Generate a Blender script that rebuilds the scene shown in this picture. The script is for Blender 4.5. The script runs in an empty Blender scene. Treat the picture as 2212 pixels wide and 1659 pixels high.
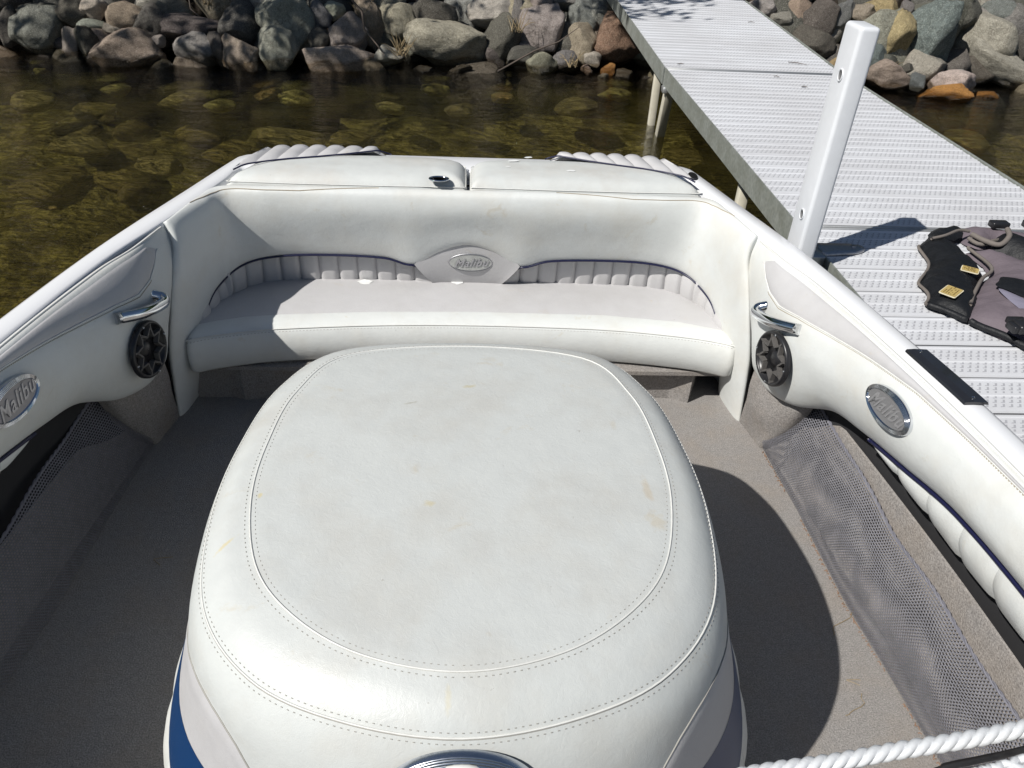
import bpy, bmesh, math, random
import numpy as np
from mathutils import Vector, Matrix, noise, geometry

scene = bpy.context.scene
COL = scene.collection
random.seed(7)
rng = np.random.default_rng(7)

# ------------------------------------------------------------------ camera
cam_d = bpy.data.cameras.new("camera")
cam_d.sensor_width = 36.0
cam_d.lens = 26.98
cam_d.clip_start = 0.05
cam_d.clip_end = 400.0
cam = bpy.data.objects.new("camera", cam_d)
COL.objects.link(cam)
_y = Vector((-86, 1176, -1658)).normalized()
_u = Vector((126, 2341, 1658)); _u = (_u - _y * _u.dot(_y)).normalized()
_x = _y.cross(_u)
cam.matrix_world = Matrix(((_x.x, _x.y, _x.z, 0), (_y.x, _y.y, _y.z, 0), (_u.x, _u.y, _u.z, 1.70), (0, 0, 0, 1)))
scene.camera = cam

# ------------------------------------------------------------------ light
SUN_TRAVEL = Vector((0.641, 0.409, -0.79)).normalized()
world = bpy.data.worlds.new("World"); scene.world = world
world.use_nodes = True
wn = world.node_tree.nodes; wn.clear()
wo = wn.new("ShaderNodeOutputWorld"); wb = wn.new("ShaderNodeBackground"); ws = wn.new("ShaderNodeTexSky")
ws.sky_type = 'NISHITA'; ws.sun_disc = False
_d = -SUN_TRAVEL
ws.sun_elevation = math.asin(_d.z)
ws.sun_rotation = math.atan2(_d.x, _d.y)
ws.air_density = 1.0; ws.dust_density = 0.6; ws.ozone_density = 1.2
wb.inputs['Strength'].default_value = 0.05
world.node_tree.links.new(ws.outputs[0], wb.inputs[0]); world.node_tree.links.new(wb.outputs[0], wo.inputs[0])
sun_d = bpy.data.lights.new("sun", 'SUN'); sun_d.energy = 5.0; sun_d.angle = math.radians(0.53); sun_d.color = (1.0, 0.965, 0.91)
sun = bpy.data.objects.new("sun", sun_d); COL.objects.link(sun)
sun.rotation_mode = 'QUATERNION'; sun.rotation_quaternion = SUN_TRAVEL.to_track_quat('-Z', 'Y')
scene.view_settings.view_transform = 'Standard'; scene.view_settings.look = 'None'
scene.view_settings.exposure = 0.0; scene.view_settings.gamma = 1.0; scene.view_settings.use_curve_mapping = False
scene.render.engine = 'CYCLES'
cy = scene.cycles
cy.use_denoising = True
cy.max_bounces = 8; cy.diffuse_bounces = 2; cy.transparent_max_bounces = 12; cy.transmission_bounces = 6; cy.glossy_bounces = 4
cy.caustics_reflective = False; cy.caustics_refractive = False
cy.sample_clamp_indirect = 4.0

# ------------------------------------------------------------------ tagging helpers
def tag(o, label=None, cat=None, group=None, kind=None):
    if label: o['label'] = label
    if cat: o['category'] = cat
    if group: o['group'] = group
    if kind: o['kind'] = kind
    return o
def empty(name, loc=(0, 0, 0)):
    o = bpy.data.objects.new(name, None); o.location = loc; o.empty_display_size = 0.1
    COL.objects.link(o); return o
def link(name, me, parent=None, local=False):
    o = bpy.data.objects.new(name, me); COL.objects.link(o)
    if parent:
        o.parent = parent
        if not local:
            bpy_off = total_loc(parent); o.location = -bpy_off
    return o
def total_loc(o):
    v = Vector((0, 0, 0))
    while o: v = v + o.location; o = o.parent
    return v
def mesh(name, vs, fs, m, parent=None, smooth=True, local=False):
    me = bpy.data.meshes.new(name)
    me.from_pydata([tuple(map(float, v)) for v in vs], [], [tuple(int(i) for i in f) for f in fs])
    me.materials.append(m)
    if smooth: me.polygons.foreach_set('use_smooth', [True] * len(me.polygons))
    me.update()
    return link(name, me, parent, local)

# ------------------------------------------------------------------ curve and surface maths
def cr1(P, t):
    P = np.asarray(P, float); n = len(P)
    t = np.clip(np.asarray(t, float), 0, n - 1 - 1e-9)
    i = np.floor(t).astype(int); f = (t - i)[..., None]
    g = lambda k: P[np.clip(k, 0, n - 1)]
    p0, p1, p2, p3 = g(i - 1), g(i), g(i + 1), g(i + 2)
    # end slopes by reflection
    p0 = np.where((i == 0)[..., None], 2 * p1 - p2, p0)
    p3 = np.where((i >= n - 2)[..., None], 2 * p2 - p1, p3)
    return 0.5 * ((2 * p1) + (-p0 + p2) * f + (2 * p0 - 5 * p1 + 4 * p2 - p3) * f * f + (-p0 + 3 * p1 - 3 * p2 + p3) * f ** 3)
class Surf:
    def __init__(self, C): self.C = np.asarray(C, float); self.n, self.m = self.C.shape[:2]
    def __call__(self, s, t):
        s = float(s); t = float(t)
        cols = cr1(self.C.reshape(self.n, -1), np.array([s]))[0].reshape(self.m, 3)
        return cr1(cols, np.array([t]))[0]
    def nrm(self, s, t, e=0.02):
        a = self(min(s + e, self.n - 1), t) - self(max(s - e, 0), t); b = self(s, min(t + e, self.m - 1)) - self(s, max(t - e, 0))
        n = np.cross(a, b); l = np.linalg.norm(n); return n / l if l > 1e-12 else np.array([0, 0, 1.])
    def grid(self, ns, nt, s0=0, s1=None, t0=0, t1=None):
        s1 = self.n - 1 if s1 is None else s1; t1 = self.m - 1 if t1 is None else t1
        S = np.linspace(s0, s1, ns); T = np.linspace(t0, t1, nt)
        rows = cr1(self.C.reshape(self.n, -1), S).reshape(ns, self.m, 3)
        out = np.stack([cr1(rows[i], T) for i in range(ns)])
        return out
def grid_faces(ns, nt, flip=False, wrap=False):
    fs = []
    for i in range(ns if wrap else ns - 1):
        for j in range(nt - 1):
            a = i * nt + j; b = ((i + 1) % ns) * nt + j
            fs.append((a, b, b + 1, a + 1) if not flip else (a, a + 1, b + 1, b))
    return fs
def patch(name, S, sv, lo, hi, nt, m, parent, off=0.003, puff=0.0, sgn=1, flip=False):
    """a panel lying on surface S between two parameter curves, raised by off and padded by puff"""
    vs = []
    for k, s in enumerate(sv):
        a, b = lo(s), hi(s)
        for j in range(nt):
            w = j / (nt - 1); t = a + (b - a) * w
            e = min(w, 1 - w, k / (len(sv) - 1) * 3, (1 - k / (len(sv) - 1)) * 3) * 2
            e = max(0.0, min(1.0, e))
            h = off * min(1, e * 6 + 0.0) + puff * math.sin(min(1, e) * math.pi / 2)
            vs.append(S(s, t) + sgn * S.nrm(s, t) * (h - 0.001 * (e <= 0)))
    return mesh(name, vs, grid_faces(len(sv), nt, flip), m, parent)
def tube_data(pts, r, n=8, closed=False, caps=True):
    pts = [Vector(p) for p in pts]; N = len(pts); vs = []; fs = []
    up = None
    for i, p in enumerate(pts):
        if closed: d = pts[(i + 1) % N] - pts[i - 1]
        else: d = pts[min(i + 1, N - 1)] - pts[max(i - 1, 0)]
        if d.length < 1e-9: d = Vector((0, 0, 1))
        d.normalize()
        if up is None: up = Vector((0, 0, 1)) if abs(d.z) < 0.9 else Vector((1, 0, 0))
        a = d.cross(up)
        if a.length < 1e-4: a = d.orthogonal()
        a.normalize(); b = a.cross(d).normalized(); up = b
        rr = r[i] if hasattr(r, '__len__') else r
        for k in range(n):
            w = 2 * math.pi * k / n
            vs.append(p + (a * math.cos(w) + b * math.sin(w)) * rr)
    for i in range(N if closed else N - 1):
        for k in range(n):
            j = (i + 1) % N
            fs.append((i * n + k, i * n + (k + 1) % n, j * n + (k + 1) % n, j * n + k))
    if caps and not closed:
        fs.append(tuple(range(n))); fs.append(tuple((N - 1) * n + k for k in reversed(range(n))))
    return vs, fs
def tube(name, pts, r, m, parent=None, n=8, closed=False):
    vs, fs = tube_data(pts, r, n, closed); return mesh(name, vs, fs, m, parent)
class MB:
    def __init__(s): s.v = []; s.f = []
    def add(s, vs, fs):
        o = len(s.v); s.v += [tuple(v) for v in vs]; s.f += [tuple(i + o for i in f) for f in fs]; return s
    def box(s, x0, x1, y0, y1, z0, z1):
        return s.add([(x0, y0, z0), (x1, y0, z0), (x1, y1, z0), (x0, y1, z0), (x0, y0, z1), (x1, y0, z1), (x1, y1, z1), (x0, y1, z1)],
                     [(0, 3, 2, 1), (4, 5, 6, 7), (0, 1, 5, 4), (1, 2, 6, 5), (2, 3, 7, 6), (3, 0, 4, 7)])
    def tube(s, pts, r, n=8, closed=False): return s.add(*tube_data(pts, r, n, closed))
    def build(s, name, m, parent=None, smooth=False, bevel=0, seg=2, local=False):
        o = mesh(name, s.v, s.f, m, parent, smooth, local)
        if bevel:
            bm = bmesh.new(); bm.from_mesh(o.data)
            bmesh.ops.recalc_face_normals(bm, faces=bm.faces)
            bmesh.ops.bevel(bm, geom=list(bm.edges), offset=bevel, segments=seg, profile=0.5, affect='EDGES')
            bm.to_mesh(o.data); bm.free()
            o.data.polygons.foreach_set('use_smooth', [True] * len(o.data.polygons))
        return o
def resample(pts, n, closed=True, curve=True):
    P = np.asarray(pts, float)
    if closed: P = np.vstack([P, P[:1]])
    if curve:
        k = len(P)
        if closed:
            Q = np.vstack([P[-3:-1], P, P[1:3]]); D = cr1(Q, np.linspace(2, 2 + k - 1, k * 16))
        else: D = cr1(P, np.linspace(0, k - 1, k * 16))
    else: D = P
    L = np.concatenate([[0], np.cumsum(np.linalg.norm(np.diff(D, axis=0), axis=1))])
    T = np.linspace(0, L[-1], n + 1 if closed else n)
    out = np.stack([np.interp(T, L, D[:, c]) for c in range(D.shape[1])], 1)
    return out[:-1] if closed else out
def seg_dist(p, poly):
    a = poly; b = np.roll(poly, -1, 0); ab = b - a
    t = np.clip(((p - a) * ab).sum(1) / ((ab * ab).sum(1) + 1e-12), 0, 1)
    return np.min(np.linalg.norm(p - (a + ab * t[:, None]), axis=1))
def inside(p, poly):
    x, y = p; c = False; n = len(poly); j = n - 1
    for i in range(n):
        if (poly[i][1] > y) != (poly[j][1] > y) and x < (poly[j][0] - poly[i][0]) * (y - poly[i][1]) / (poly[j][1] - poly[i][1]) + poly[i][0]: c = not c
        j = i
    return c
def sheet(name, outline, step, height, m, parent=None, drop=0.0, n=None, curve=True, base=None):
    """cloth or padding filled inside a closed outline; height(x, y, dist_to_edge) gives z; a skirt falls by drop"""
    per = np.linalg.norm(np.diff(np.vstack([outline, outline[:1]]), axis=0), axis=1).sum()
    O = resample(outline, n or max(24, int(per / step)), True, curve)
    lo, hi = O.min(0), O.max(0); pts = []
    y = lo[1]; k = 0
    while y < hi[1]:
        x = lo[0] + (k % 2) * step / 2
        while x < hi[0]:
            p = np.array([x, y])
            if inside(p, O) and seg_dist(p, O) > step * 0.45: pts.append((x, y))
            x += step
        y += step * 0.87; k += 1
    N = len(O)
    V = [Vector(p) for p in O] + [Vector(p) for p in pts]
    r = geometry.delaunay_2d_cdt(V, [(i, (i + 1) % N) for i in range(N)], [list(range(N))], 1, 1e-6)
    vv, ff = r[0], r[2]
    vs = []
    for p in vv:
        d = seg_dist(np.array([p.x, p.y]), O); vs.append((p.x, p.y, height(p.x, p.y, d)))
    fs = [tuple(f) for f in ff]
    if drop:
        o = len(vs)
        for p in O:
            z = height(p[0], p[1], 0.0); b = base if base is not None else z - drop
            vs.append((p[0], p[1], z)); vs.append((p[0], p[1], b))
        for i in range(N):
            a = o + 2 * i; b = o + 2 * ((i + 1) % N); fs.append((a, a + 1, b + 1, b))
    ob = mesh(name, vs, fs, m, parent)
    bm = bmesh.new(); bm.from_mesh(ob.data); bmesh.ops.remove_doubles(bm, verts=bm.verts, dist=1e-5)
    bmesh.ops.recalc_face_normals(bm, faces=bm.faces); bm.to_mesh(ob.data); bm.free()
    return ob

# ------------------------------------------------------------------ materials
class NT:
    def __init__(s, name):
        s.m = bpy.data.materials.new(name); s.m.use_nodes = True; s.t = s.m.node_tree; s.t.nodes.clear()
        s.out = s.n('ShaderNodeOutputMaterial')
    def n(s, ty, **kw):
        x = s.t.nodes.new(ty)
        for k, v in kw.items():
            if k in x.inputs: pass
            setattr(x, k, v)
        return x
    def l(s, a, b): s.t.links.new(a, b)
    def inp(s, sock, v):
        if hasattr(v, 'is_output') or isinstance(v, bpy.types.NodeSocket): s.l(v, sock)
        else: sock.default_value = v
    def noise(s, scale, detail=3, rough=0.5, vec=None, dist=0.0):
        x = s.n('ShaderNodeTexNoise'); x.inputs['Scale'].default_value = scale; x.inputs['Detail'].default_value = detail
        x.inputs['Roughness'].default_value = rough; x.inputs['Distortion'].default_value = dist
        if vec is not None: s.l(vec, x.inputs['Vector'])
        return x.outputs['Fac']
    def ramp(s, fac, stops):
        x = s.n('ShaderNodeValToRGB'); e = x.color_ramp.elements
        while len(e) < len(stops): e.new(0.5)
        for k, (p, c) in enumerate(stops):
            e[k].position = p; e[k].color = (c, c, c, 1) if not hasattr(c, '__len__') else (*c, 1)
        s.l(fac, x.inputs[0]); return x.outputs[0]
    def mix(s, f, a, b, mode='MIX'):
        x = s.n('ShaderNodeMix'); x.data_type = 'RGBA'; x.blend_type = mode
        s.inp(x.inputs[0], f)
        for k, v in ((6, a), (7, b)):
            if isinstance(v, bpy.types.NodeSocket): s.l(v, x.inputs[k])
            else: x.inputs[k].default_value = (*v, 1) if len(v) == 3 else v
        return x.outputs[2]
    def math(s, op, a, b=0.0, c=0.0):
        x = s.n('ShaderNodeMath'); x.operation = op
        for k, v in enumerate((a, b, c)): s.inp(x.inputs[k], v)
        return x.outputs[0]
    def co(s, kind='Object'): return s.n('ShaderNodeTexCoord').outputs[kind]
    def pos(s): return s.n('ShaderNodeNewGeometry').outputs['Position']
    def map(s, vec, scale=(1, 1, 1), rot=(0, 0, 0)):
        x = s.n('ShaderNodeMapping'); x.inputs['Scale'].default_value = scale; x.inputs['Rotation'].default_value = rot
        s.l(vec, x.inputs[0]); return x.outputs[0]
    def sep(s, vec):
        x = s.n('ShaderNodeSeparateXYZ'); s.l(vec, x.inputs[0]); return x.outputs
    def bump(s, h, strength, dist=0.01, prev=None):
        x = s.n('ShaderNodeBump'); x.inputs['Strength'].default_value = strength; x.inputs['Distance'].default_value = dist
        s.l(h, x.inputs['Height'])
        if prev is not None: s.l(prev, x.inputs['Normal'])
        return x.outputs[0]
    def bsdf(s, col, rough=0.5, metal=0.0, spec=0.5, normal=None, **kw):
        x = s.n('ShaderNodeBsdfPrincipled')
        if isinstance(col, bpy.types.NodeSocket): s.l(col, x.inputs['Base Color'])
        else: x.inputs['Base Color'].default_value = (*col, 1)
        s.inp(x.inputs['Roughness'], rough); s.inp(x.inputs['Metallic'], metal); s.inp(x.inputs['Specular IOR Level'], spec)
        if normal is not None: s.l(normal, x.inputs['Normal'])
        for k, v in kw.items(): s.inp(x.inputs[k.replace('_', ' ')], v)
        s.l(x.outputs[0], s.out.inputs[0]); return x

def vinyl(name, base, stain, rough=0.42, amount=0.5, grain=0.35, marks=()):
    t = NT(name); p = t.co()
    big = t.noise(5.0, 5, 0.62, p); mid = t.noise(22.0, 4, 0.6, p); fine = t.noise(900.0, 2, 0.5, p)
    f = t.ramp(big, [(0.45, 0.0), (0.72, 1.0)])
    c = t.mix(t.math('MULTIPLY', f, amount), base, stain)
    spots = t.ramp(t.noise(9.0, 6, 0.7, p, 0.6), [(0.62, 0.0), (0.70, 1.0)])
    c = t.mix(t.math('MULTIPLY', spots, 0.30), c, (0.50, 0.42, 0.28))
    c = t.mix(t.math('MULTIPLY', t.ramp(mid, [(0.35, 1.0), (0.6, 0.0)]), 0.10), c, (base[0] * .7, base[1] * .7, base[2] * .72))
    o = t.sep(p); wob = t.noise(90.0, 3, 0.6, p)
    for (mx_, my_, rx, ry, ang, colr, amt) in marks:
        ca, sa = math.cos(ang), math.sin(ang); dx = t.math('SUBTRACT', o[0], mx_); dy = t.math('SUBTRACT', o[1], my_)
        u_ = t.math('DIVIDE', t.math('ADD', t.math('MULTIPLY', dx, ca), t.math('MULTIPLY', dy, sa)), rx)
        v_ = t.math('DIVIDE', t.math('SUBTRACT', t.math('MULTIPLY', dy, ca), t.math('MULTIPLY', dx, sa)), ry)
        d = t.math('ADD', t.math('SQRT', t.math('ADD', t.math('MULTIPLY', u_, u_), t.math('MULTIPLY', v_, v_))), t.math('MULTIPLY', t.math('SUBTRACT', wob, 0.5), 1.6))
        c = t.mix(t.math('MULTIPLY', t.ramp(d, [(0.35, 1.0), (1.0, 0.0)]), amt * .8), c, colr)
    sp = t.ramp(t.noise(75.0, 3, 0.6, p), [(0.735, 0.0), (0.76, 1.0)])
    c = t.mix(t.math('MULTIPLY', sp, 0.35), c, (0.22, 0.19, 0.15))
    b = t.bump(fine, grain, 0.0006)
    b = t.bump(t.noise(14.0, 3, 0.5, p), 0.25, 0.006, b)
    b = t.bump(t.noise(70.0, 4, 0.65, p, 1.2), 0.22, 0.0025, b)
    r = t.math('ADD', t.math('MULTIPLY', mid, 0.2), rough - 0.1)
    t.bsdf(c, r, 0, 0.45, b); return t.m
def plain(name, col, rough=0.5, metal=0.0, spec=0.5, nscale=60, var=0.15, bump=0.1, bd=0.002):
    t = NT(name); p = t.co(); n = t.noise(nscale, 4, 0.6, p)
    c = t.mix(n, tuple(x * (1 - var) for x in col), tuple(min(1, x * (1 + var)) for x in col))
    t.bsdf(c, rough, metal, spec, t.bump(n, bump, bd)); return t.m
M = {}
M['vinyl'] = vinyl('white_vinyl', (0.685, 0.705, 0.69), (0.62, 0.60, 0.54), 0.44, 0.6)
M['vinyl_top'] = vinyl('worn_white_vinyl', (0.575, 0.595, 0.58), (0.52, 0.51, 0.47), 0.40, 0.75, marks=(
    (-.398, .905, .026, .005, .75, (.60, .50, .24), .75), (.008, 1.350, .016, .008, .2, (.50, .43, .22), .6), (-.062, .985, .012, .009, 0, (.55, .47, .25), .6),
    (.335, 1.03, .010, .040, .05, (.50, .41, .28), .55), (.338, .95, .020, .028, .3, (.52, .44, .30), .5), (-.115, 1.285, .018, .004, .3, (.34, .32, .25), .6),
    (-.362, 1.012, .005, .007, 0, (.60, .50, .22), .7), (.30, 1.22, .008, .018, 0, (.52, .46, .36), .4), (-.02, .62, .006, .02, 0, (.6, .52, .3), .4)))
M['vinyl_pad'] = vinyl('sun_pad_vinyl', (0.60, 0.62, 0.605), (0.54, 0.52, 0.48), 0.5, 0.8)
M['grey_vinyl'] = vinyl('grey_vinyl', (0.53, 0.525, 0.53), (0.46, 0.45, 0.44), 0.5, 0.5)
M['pipe'] = plain('navy_piping', (0.010, 0.011, 0.045), 0.35)
M['navy'] = plain('navy_vinyl', (0.006, 0.04, 0.13), 0.4, nscale=300)
M['seam'] = plain('seam_cord', (0.72, 0.72, 0.69), 0.5)
M['stitch'] = plain('dark_stitch', (0.33, 0.32, 0.295), 0.8)
M['stitch_tan'] = plain('tan_stitch', (0.36, 0.30, 0.22), 0.8)
M['gel'] = plain('white_gelcoat', (0.80, 0.81, 0.83), 0.16, 0, 0.5, nscale=8, var=0.02, bump=0.0)
M['chrome'] = plain('chrome', (0.72, 0.74, 0.77), 0.09, 1.0, nscale=5, var=0.05, bump=0.0)
M['ringed_metal'] = plain('ringed_metal', (0.62, 0.65, 0.70), 0.26, 1.0, nscale=30, var=0.08, bump=0.0)
M['dull_metal'] = plain('dull_metal', (0.50, 0.50, 0.52), 0.42, 0.9, nscale=90, var=0.25, bump=0.15)
M['worn_badge'] = plain('worn_badge', (0.50, 0.51, 0.49), 0.6, 0.2, nscale=60, var=0.3, bump=0.3)
M['plate_grey'] = plain('badge_face', (0.22, 0.22, 0.225), 0.55, 0.3, nscale=120, var=0.12)
M['badge_tan'] = plain('badge_pale_face', (0.40, 0.375, 0.37), 0.6, 0.2, nscale=120, var=0.1)
M['black'] = plain('black_plastic', (0.018, 0.018, 0.02), 0.35)
M['grille'] = plain('dusty_black_plastic', (0.095, 0.09, 0.086), 0.5, nscale=200, var=0.5)
M['gloss_black'] = plain('black_chrome', (0.02, 0.02, 0.022), 0.06, 0.0, 0.8, bump=0.0)
M['white_plastic'] = plain('white_post_plastic', (0.70, 0.72, 0.75), 0.40, nscale=25, var=0.05, bump=0.15, bd=0.004)

def carpet(name, dark, light, scale=260.0):
    t = NT(name); p = t.co(); n = t.noise(scale, 3, 0.7, p); b = t.noise(7.0, 4, 0.6, p); m_ = t.noise(60, 3, .6, p)
    c = t.mix(t.ramp(n, [(0.3, 0.0), (0.7, 1.0)]), dark, light)
    c = t.mix(t.math('MULTIPLY', t.ramp(b, [(0.45, 0), (0.7, 1)]), 0.25), c, (0.34, 0.27, 0.20))
    c = t.mix(t.math('MULTIPLY', t.ramp(m_, [(0.35, 1), (0.6, 0)]), 0.25), c, dark)
    t.bsdf(c, 0.95, 0, 0.1, t.bump(n, 0.8, 0.004)); return t.m
M['carpet'] = carpet('grey_carpet', (0.175, 0.168, 0.162), (0.44, 0.415, 0.395))
M['carpet_wall'] = carpet('side_carpet', (0.175, 0.165, 0.158), (0.42, 0.395, 0.375), 200.0)
M['hole'] = plain('recess_shade', (0.02, 0.02, 0.022), 0.9)  # near-black colour stands in for the shade in the recess

def galv():
    t = NT('galvanised_steel'); p = t.co()
    v = t.n('ShaderNodeTexVoronoi'); v.inputs['Scale'].default_value = 60; t.l(t.map(p, (1, 1, 1)), v.inputs['Vector'])
    n = t.noise(9, 5, 0.6, p)
    c = t.mix(v.outputs['Distance'], (0.27, 0.295, 0.27), (0.42, 0.44, 0.41))
    c = t.mix(t.math('MULTIPLY', t.ramp(n, [(0.4, 0), (0.65, 1)]), 0.5), c, (0.20, 0.21, 0.17))
    t.bsdf(c, 0.5, 0.35, 0.5, t.bump(n, 0.2, 0.003)); return t.m
M['galv'] = galv()
M['leg'] = plain('weathered_leg', (0.52, 0.49, 0.40), 0.6, 0.0, nscale=14, var=0.25, bump=0.2)
M['badge_letter'] = plain('badge_letter', (0.42, 0.42, 0.43), 0.4, 0.6)
M['alu'] = plain('aluminium', (0.52, 0.53, 0.53), 0.38, 0.7, nscale=40, var=0.15)
def plank_mat():
    t = NT('dock_plank_plastic'); p = t.co(); o = t.sep(p)
    x = t.math('DIVIDE', o[0], 0.0235); r = t.math('DIVIDE', o[1], 0.0200)
    row = t.math('FLOOR', r); fy = t.math('FRACT', r)
    xs = t.math('ADD', x, t.math('MULTIPLY', row, 0.5)); xs = t.math('SUBTRACT', xs, t.math('MULTIPLY', fy, 0.45))
    fx = t.math('FRACT', xs)
    a = t.math('LESS_THAN', t.math('ABSOLUTE', t.math('SUBTRACT', fx, 0.5)), 0.13)
    b = t.math('LESS_THAN', t.math('ABSOLUTE', t.math('SUBTRACT', fy, 0.5)), 0.34)
    band = t.math('LESS_THAN', t.math('ABSOLUTE', t.math('SUBTRACT', t.math('ABSOLUTE', o[1]), 0.034)), 0.0265)
    dash = t.math('MULTIPLY', t.math('MULTIPLY', a, b), band)
    # shallow foot of every dash
    fx2 = t.math('LESS_THAN', t.math('ABSOLUTE', t.math('SUBTRACT', fx, 0.27)), 0.16)
    b2 = t.math('LESS_THAN', t.math('ABSOLUTE', t.math('SUBTRACT', fy, 0.22)), 0.08)
    dash2 = t.math('MULTIPLY', t.math('MULTIPLY', fx2, b2), band)
    d = t.math('MAXIMUM', dash, dash2)
    w = t.pos()
    g = t.noise(2.5, 5, 0.6, w); g2 = t.noise(40, 3, 0.6, w)
    c = t.mix(t.ramp(g, [(0.35, 0), (0.7, 1)]), (0.655, 0.67, 0.70), (0.575, 0.58, 0.60))
    c = t.mix(t.math('MULTIPLY', t.ramp(g2, [(0.3, 1), (0.5, 0)]), 0.12), c, (0.42, 0.40, 0.39))
    c = t.mix(t.math('MULTIPLY', d, 0.60), c, (0.26, 0.26, 0.285))
    nb = t.bump(t.math('MULTIPLY', d, -1.0), 0.6, 0.003)
    nb = t.bump(t.noise(300, 2, 0.5, p), 0.15, 0.001, nb)
    t.bsdf(c, 0.5, 0, 0.4, nb); return t.m
M['plank'] = plank_mat()

def net_mat():
    t = NT('nylon_net'); uv = t.n('ShaderNodeUVMap').outputs[0]; o = t.sep(uv)   # uv in metres along and up
    sx, sy = 0.0096, 0.0064
    r = t.math('DIVIDE', o[1], sy); row = t.math('FLOOR', r); fy = t.math('SUBTRACT', t.math('FRACT', r), 0.5)
    xs = t.math('ADD', t.math('DIVIDE', o[0], sx), t.math('MULTIPLY', row, 0.5)); fx = t.math('SUBTRACT', t.math('FRACT', xs), 0.5)
    d = t.math('ADD', t.math('POWER', t.math('MULTIPLY', fx, 2.55), 2.0), t.math('POWER', t.math('MULTIPLY', fy, 2.9), 2.0))
    hole = t.math('LESS_THAN', d, 1.0)
    n = t.noise(35, 3, 0.6, t.pos())
    c = t.mix(n, (0.11, 0.11, 0.125), (0.25, 0.25, 0.28))
    bs = t.bsdf(c, 0.6, 0, 0.3, t.bump(d, 0.4, 0.002))
    tr = t.n('ShaderNodeBsdfTransparent'); mx = t.n('ShaderNodeMixShader')
    t.l(hole, mx.inputs[0]); t.l(bs.outputs[0], mx.inputs[1]); t.l(tr.outputs[0], mx.inputs[2]); t.l(mx.outputs[0], t.out.inputs[0])
    return t.m
M['net'] = net_mat()

def rock_mat():
    t = NT('weathered_stone'); p = t.co(); oi = t.n('ShaderNodeObjectInfo'); w = t.pos()
    off = t.n('ShaderNodeVectorMath'); off.operation = 'ADD'; t.l(p, off.inputs[0])
    cmb = t.n('ShaderNodeCombineXYZ'); rr = t.math('MULTIPLY', oi.outputs['Random'], 40.0)
    for k in range(3): t.l(rr, cmb.inputs[k])
    t.l(cmb.outputs[0], off.inputs[1]); q = off.outputs[0]
    n1 = t.noise(5.5, 7, 0.68, q, 0.5); n2 = t.noise(26, 6, 0.72, q); n3 = t.noise(110, 3, 0.6, q)
    base = oi.outputs['Color']
    c = t.mix(t.ramp(n1, [(0.32, 0), (0.68, 1)]), t.mix(1.0, base, (0.50, 0.49, 0.47), 'MULTIPLY'), base)
    c = t.mix(t.math('MULTIPLY', t.ramp(n2, [(0.50, 0), (0.62, 1)]), 0.75), c, t.mix(1.0, base, (0.17, 0.165, 0.14), 'ADD'))
    c = t.mix(t.math('MULTIPLY', t.ramp(n2, [(0.28, 1), (0.42, 0)]), 0.6), c, (0.05, 0.047, 0.044))
    lich = t.ramp(t.noise(11, 6, 0.75, q, 0.8), [(0.63, 0), (0.69, 1)])
    c = t.mix(t.math('MULTIPLY', lich, 0.45), c, (0.36, 0.38, 0.33))
    z = t.sep(w)[2]
    wet = t.ramp(t.math('ADD', t.math('MULTIPLY', z, 4.0), t.math('MULTIPLY', t.noise(6, 3, .5, w), 0.5)), [(0.36, 1), (0.47, 0)])
    c = t.mix(t.math('MULTIPLY', wet, 0.8), c, t.mix(1.0, c, (0.40, 0.33, 0.22), 'MULTIPLY'))
    rough = t.math('SUBTRACT', 0.88, t.math('MULTIPLY', wet, 0.62))
    b = t.bump(n1, 0.8, 0.06); b = t.bump(n2, 0.9, 0.02, b); b = t.bump(n3, 0.5, 0.004, b)
    t.bsdf(c, rough, 0, 0.4, b); return t.m
M['rock'] = rock_mat()
def algae_mat():
    t = NT('algae_stone'); w = t.pos(); oi = t.n('ShaderNodeObjectInfo')
    n = t.noise(7, 5, 0.65, w); n2 = t.noise(30, 4, 0.7, w)
    c = t.mix(t.ramp(n, [(0.35, 0), (0.65, 1)]), (0.30, 0.25, 0.09), oi.outputs['Color'])
    c = t.mix(t.math('MULTIPLY', t.ramp(n2, [(0.3, 1), (0.5, 0)]), 0.6), c, (0.03, 0.028, 0.012))
    t.bsdf(c, 0.9, 0, 0.2, t.bump(n2, 0.6, 0.02)); return t.m
M['algae'] = algae_mat()
def bed_mat():
    t = NT('lake_bed_silt'); w = t.pos()
    n = t.noise(3.2, 6, 0.7, w, 0.4); n2 = t.noise(14, 5, 0.7, w)
    c = t.mix(t.ramp(n, [(0.42, 0), (0.56, 1)]), (0.13, 0.115, 0.04), (0.52, 0.47, 0.17))
    c = t.mix(t.ramp(n2, [(0.4, 0), (0.6, 0.6)]), c, (0.09, 0.075, 0.025))
    t.bsdf(c, 0.95, 0, 0.1, t.bump(n2, 0.8, 0.05)); return t.m
M['bed'] = bed_mat()
def soil_mat():
    t = NT('dark_soil'); w = t.pos(); n = t.noise(9, 6, 0.7, w)
    t.bsdf(t.mix(n, (0.015, 0.012, 0.01), (0.06, 0.05, 0.04)), 0.95, 0, 0.1, t.bump(n, 0.8, 0.05)); return t.m
M['soil'] = soil_mat()
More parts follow.
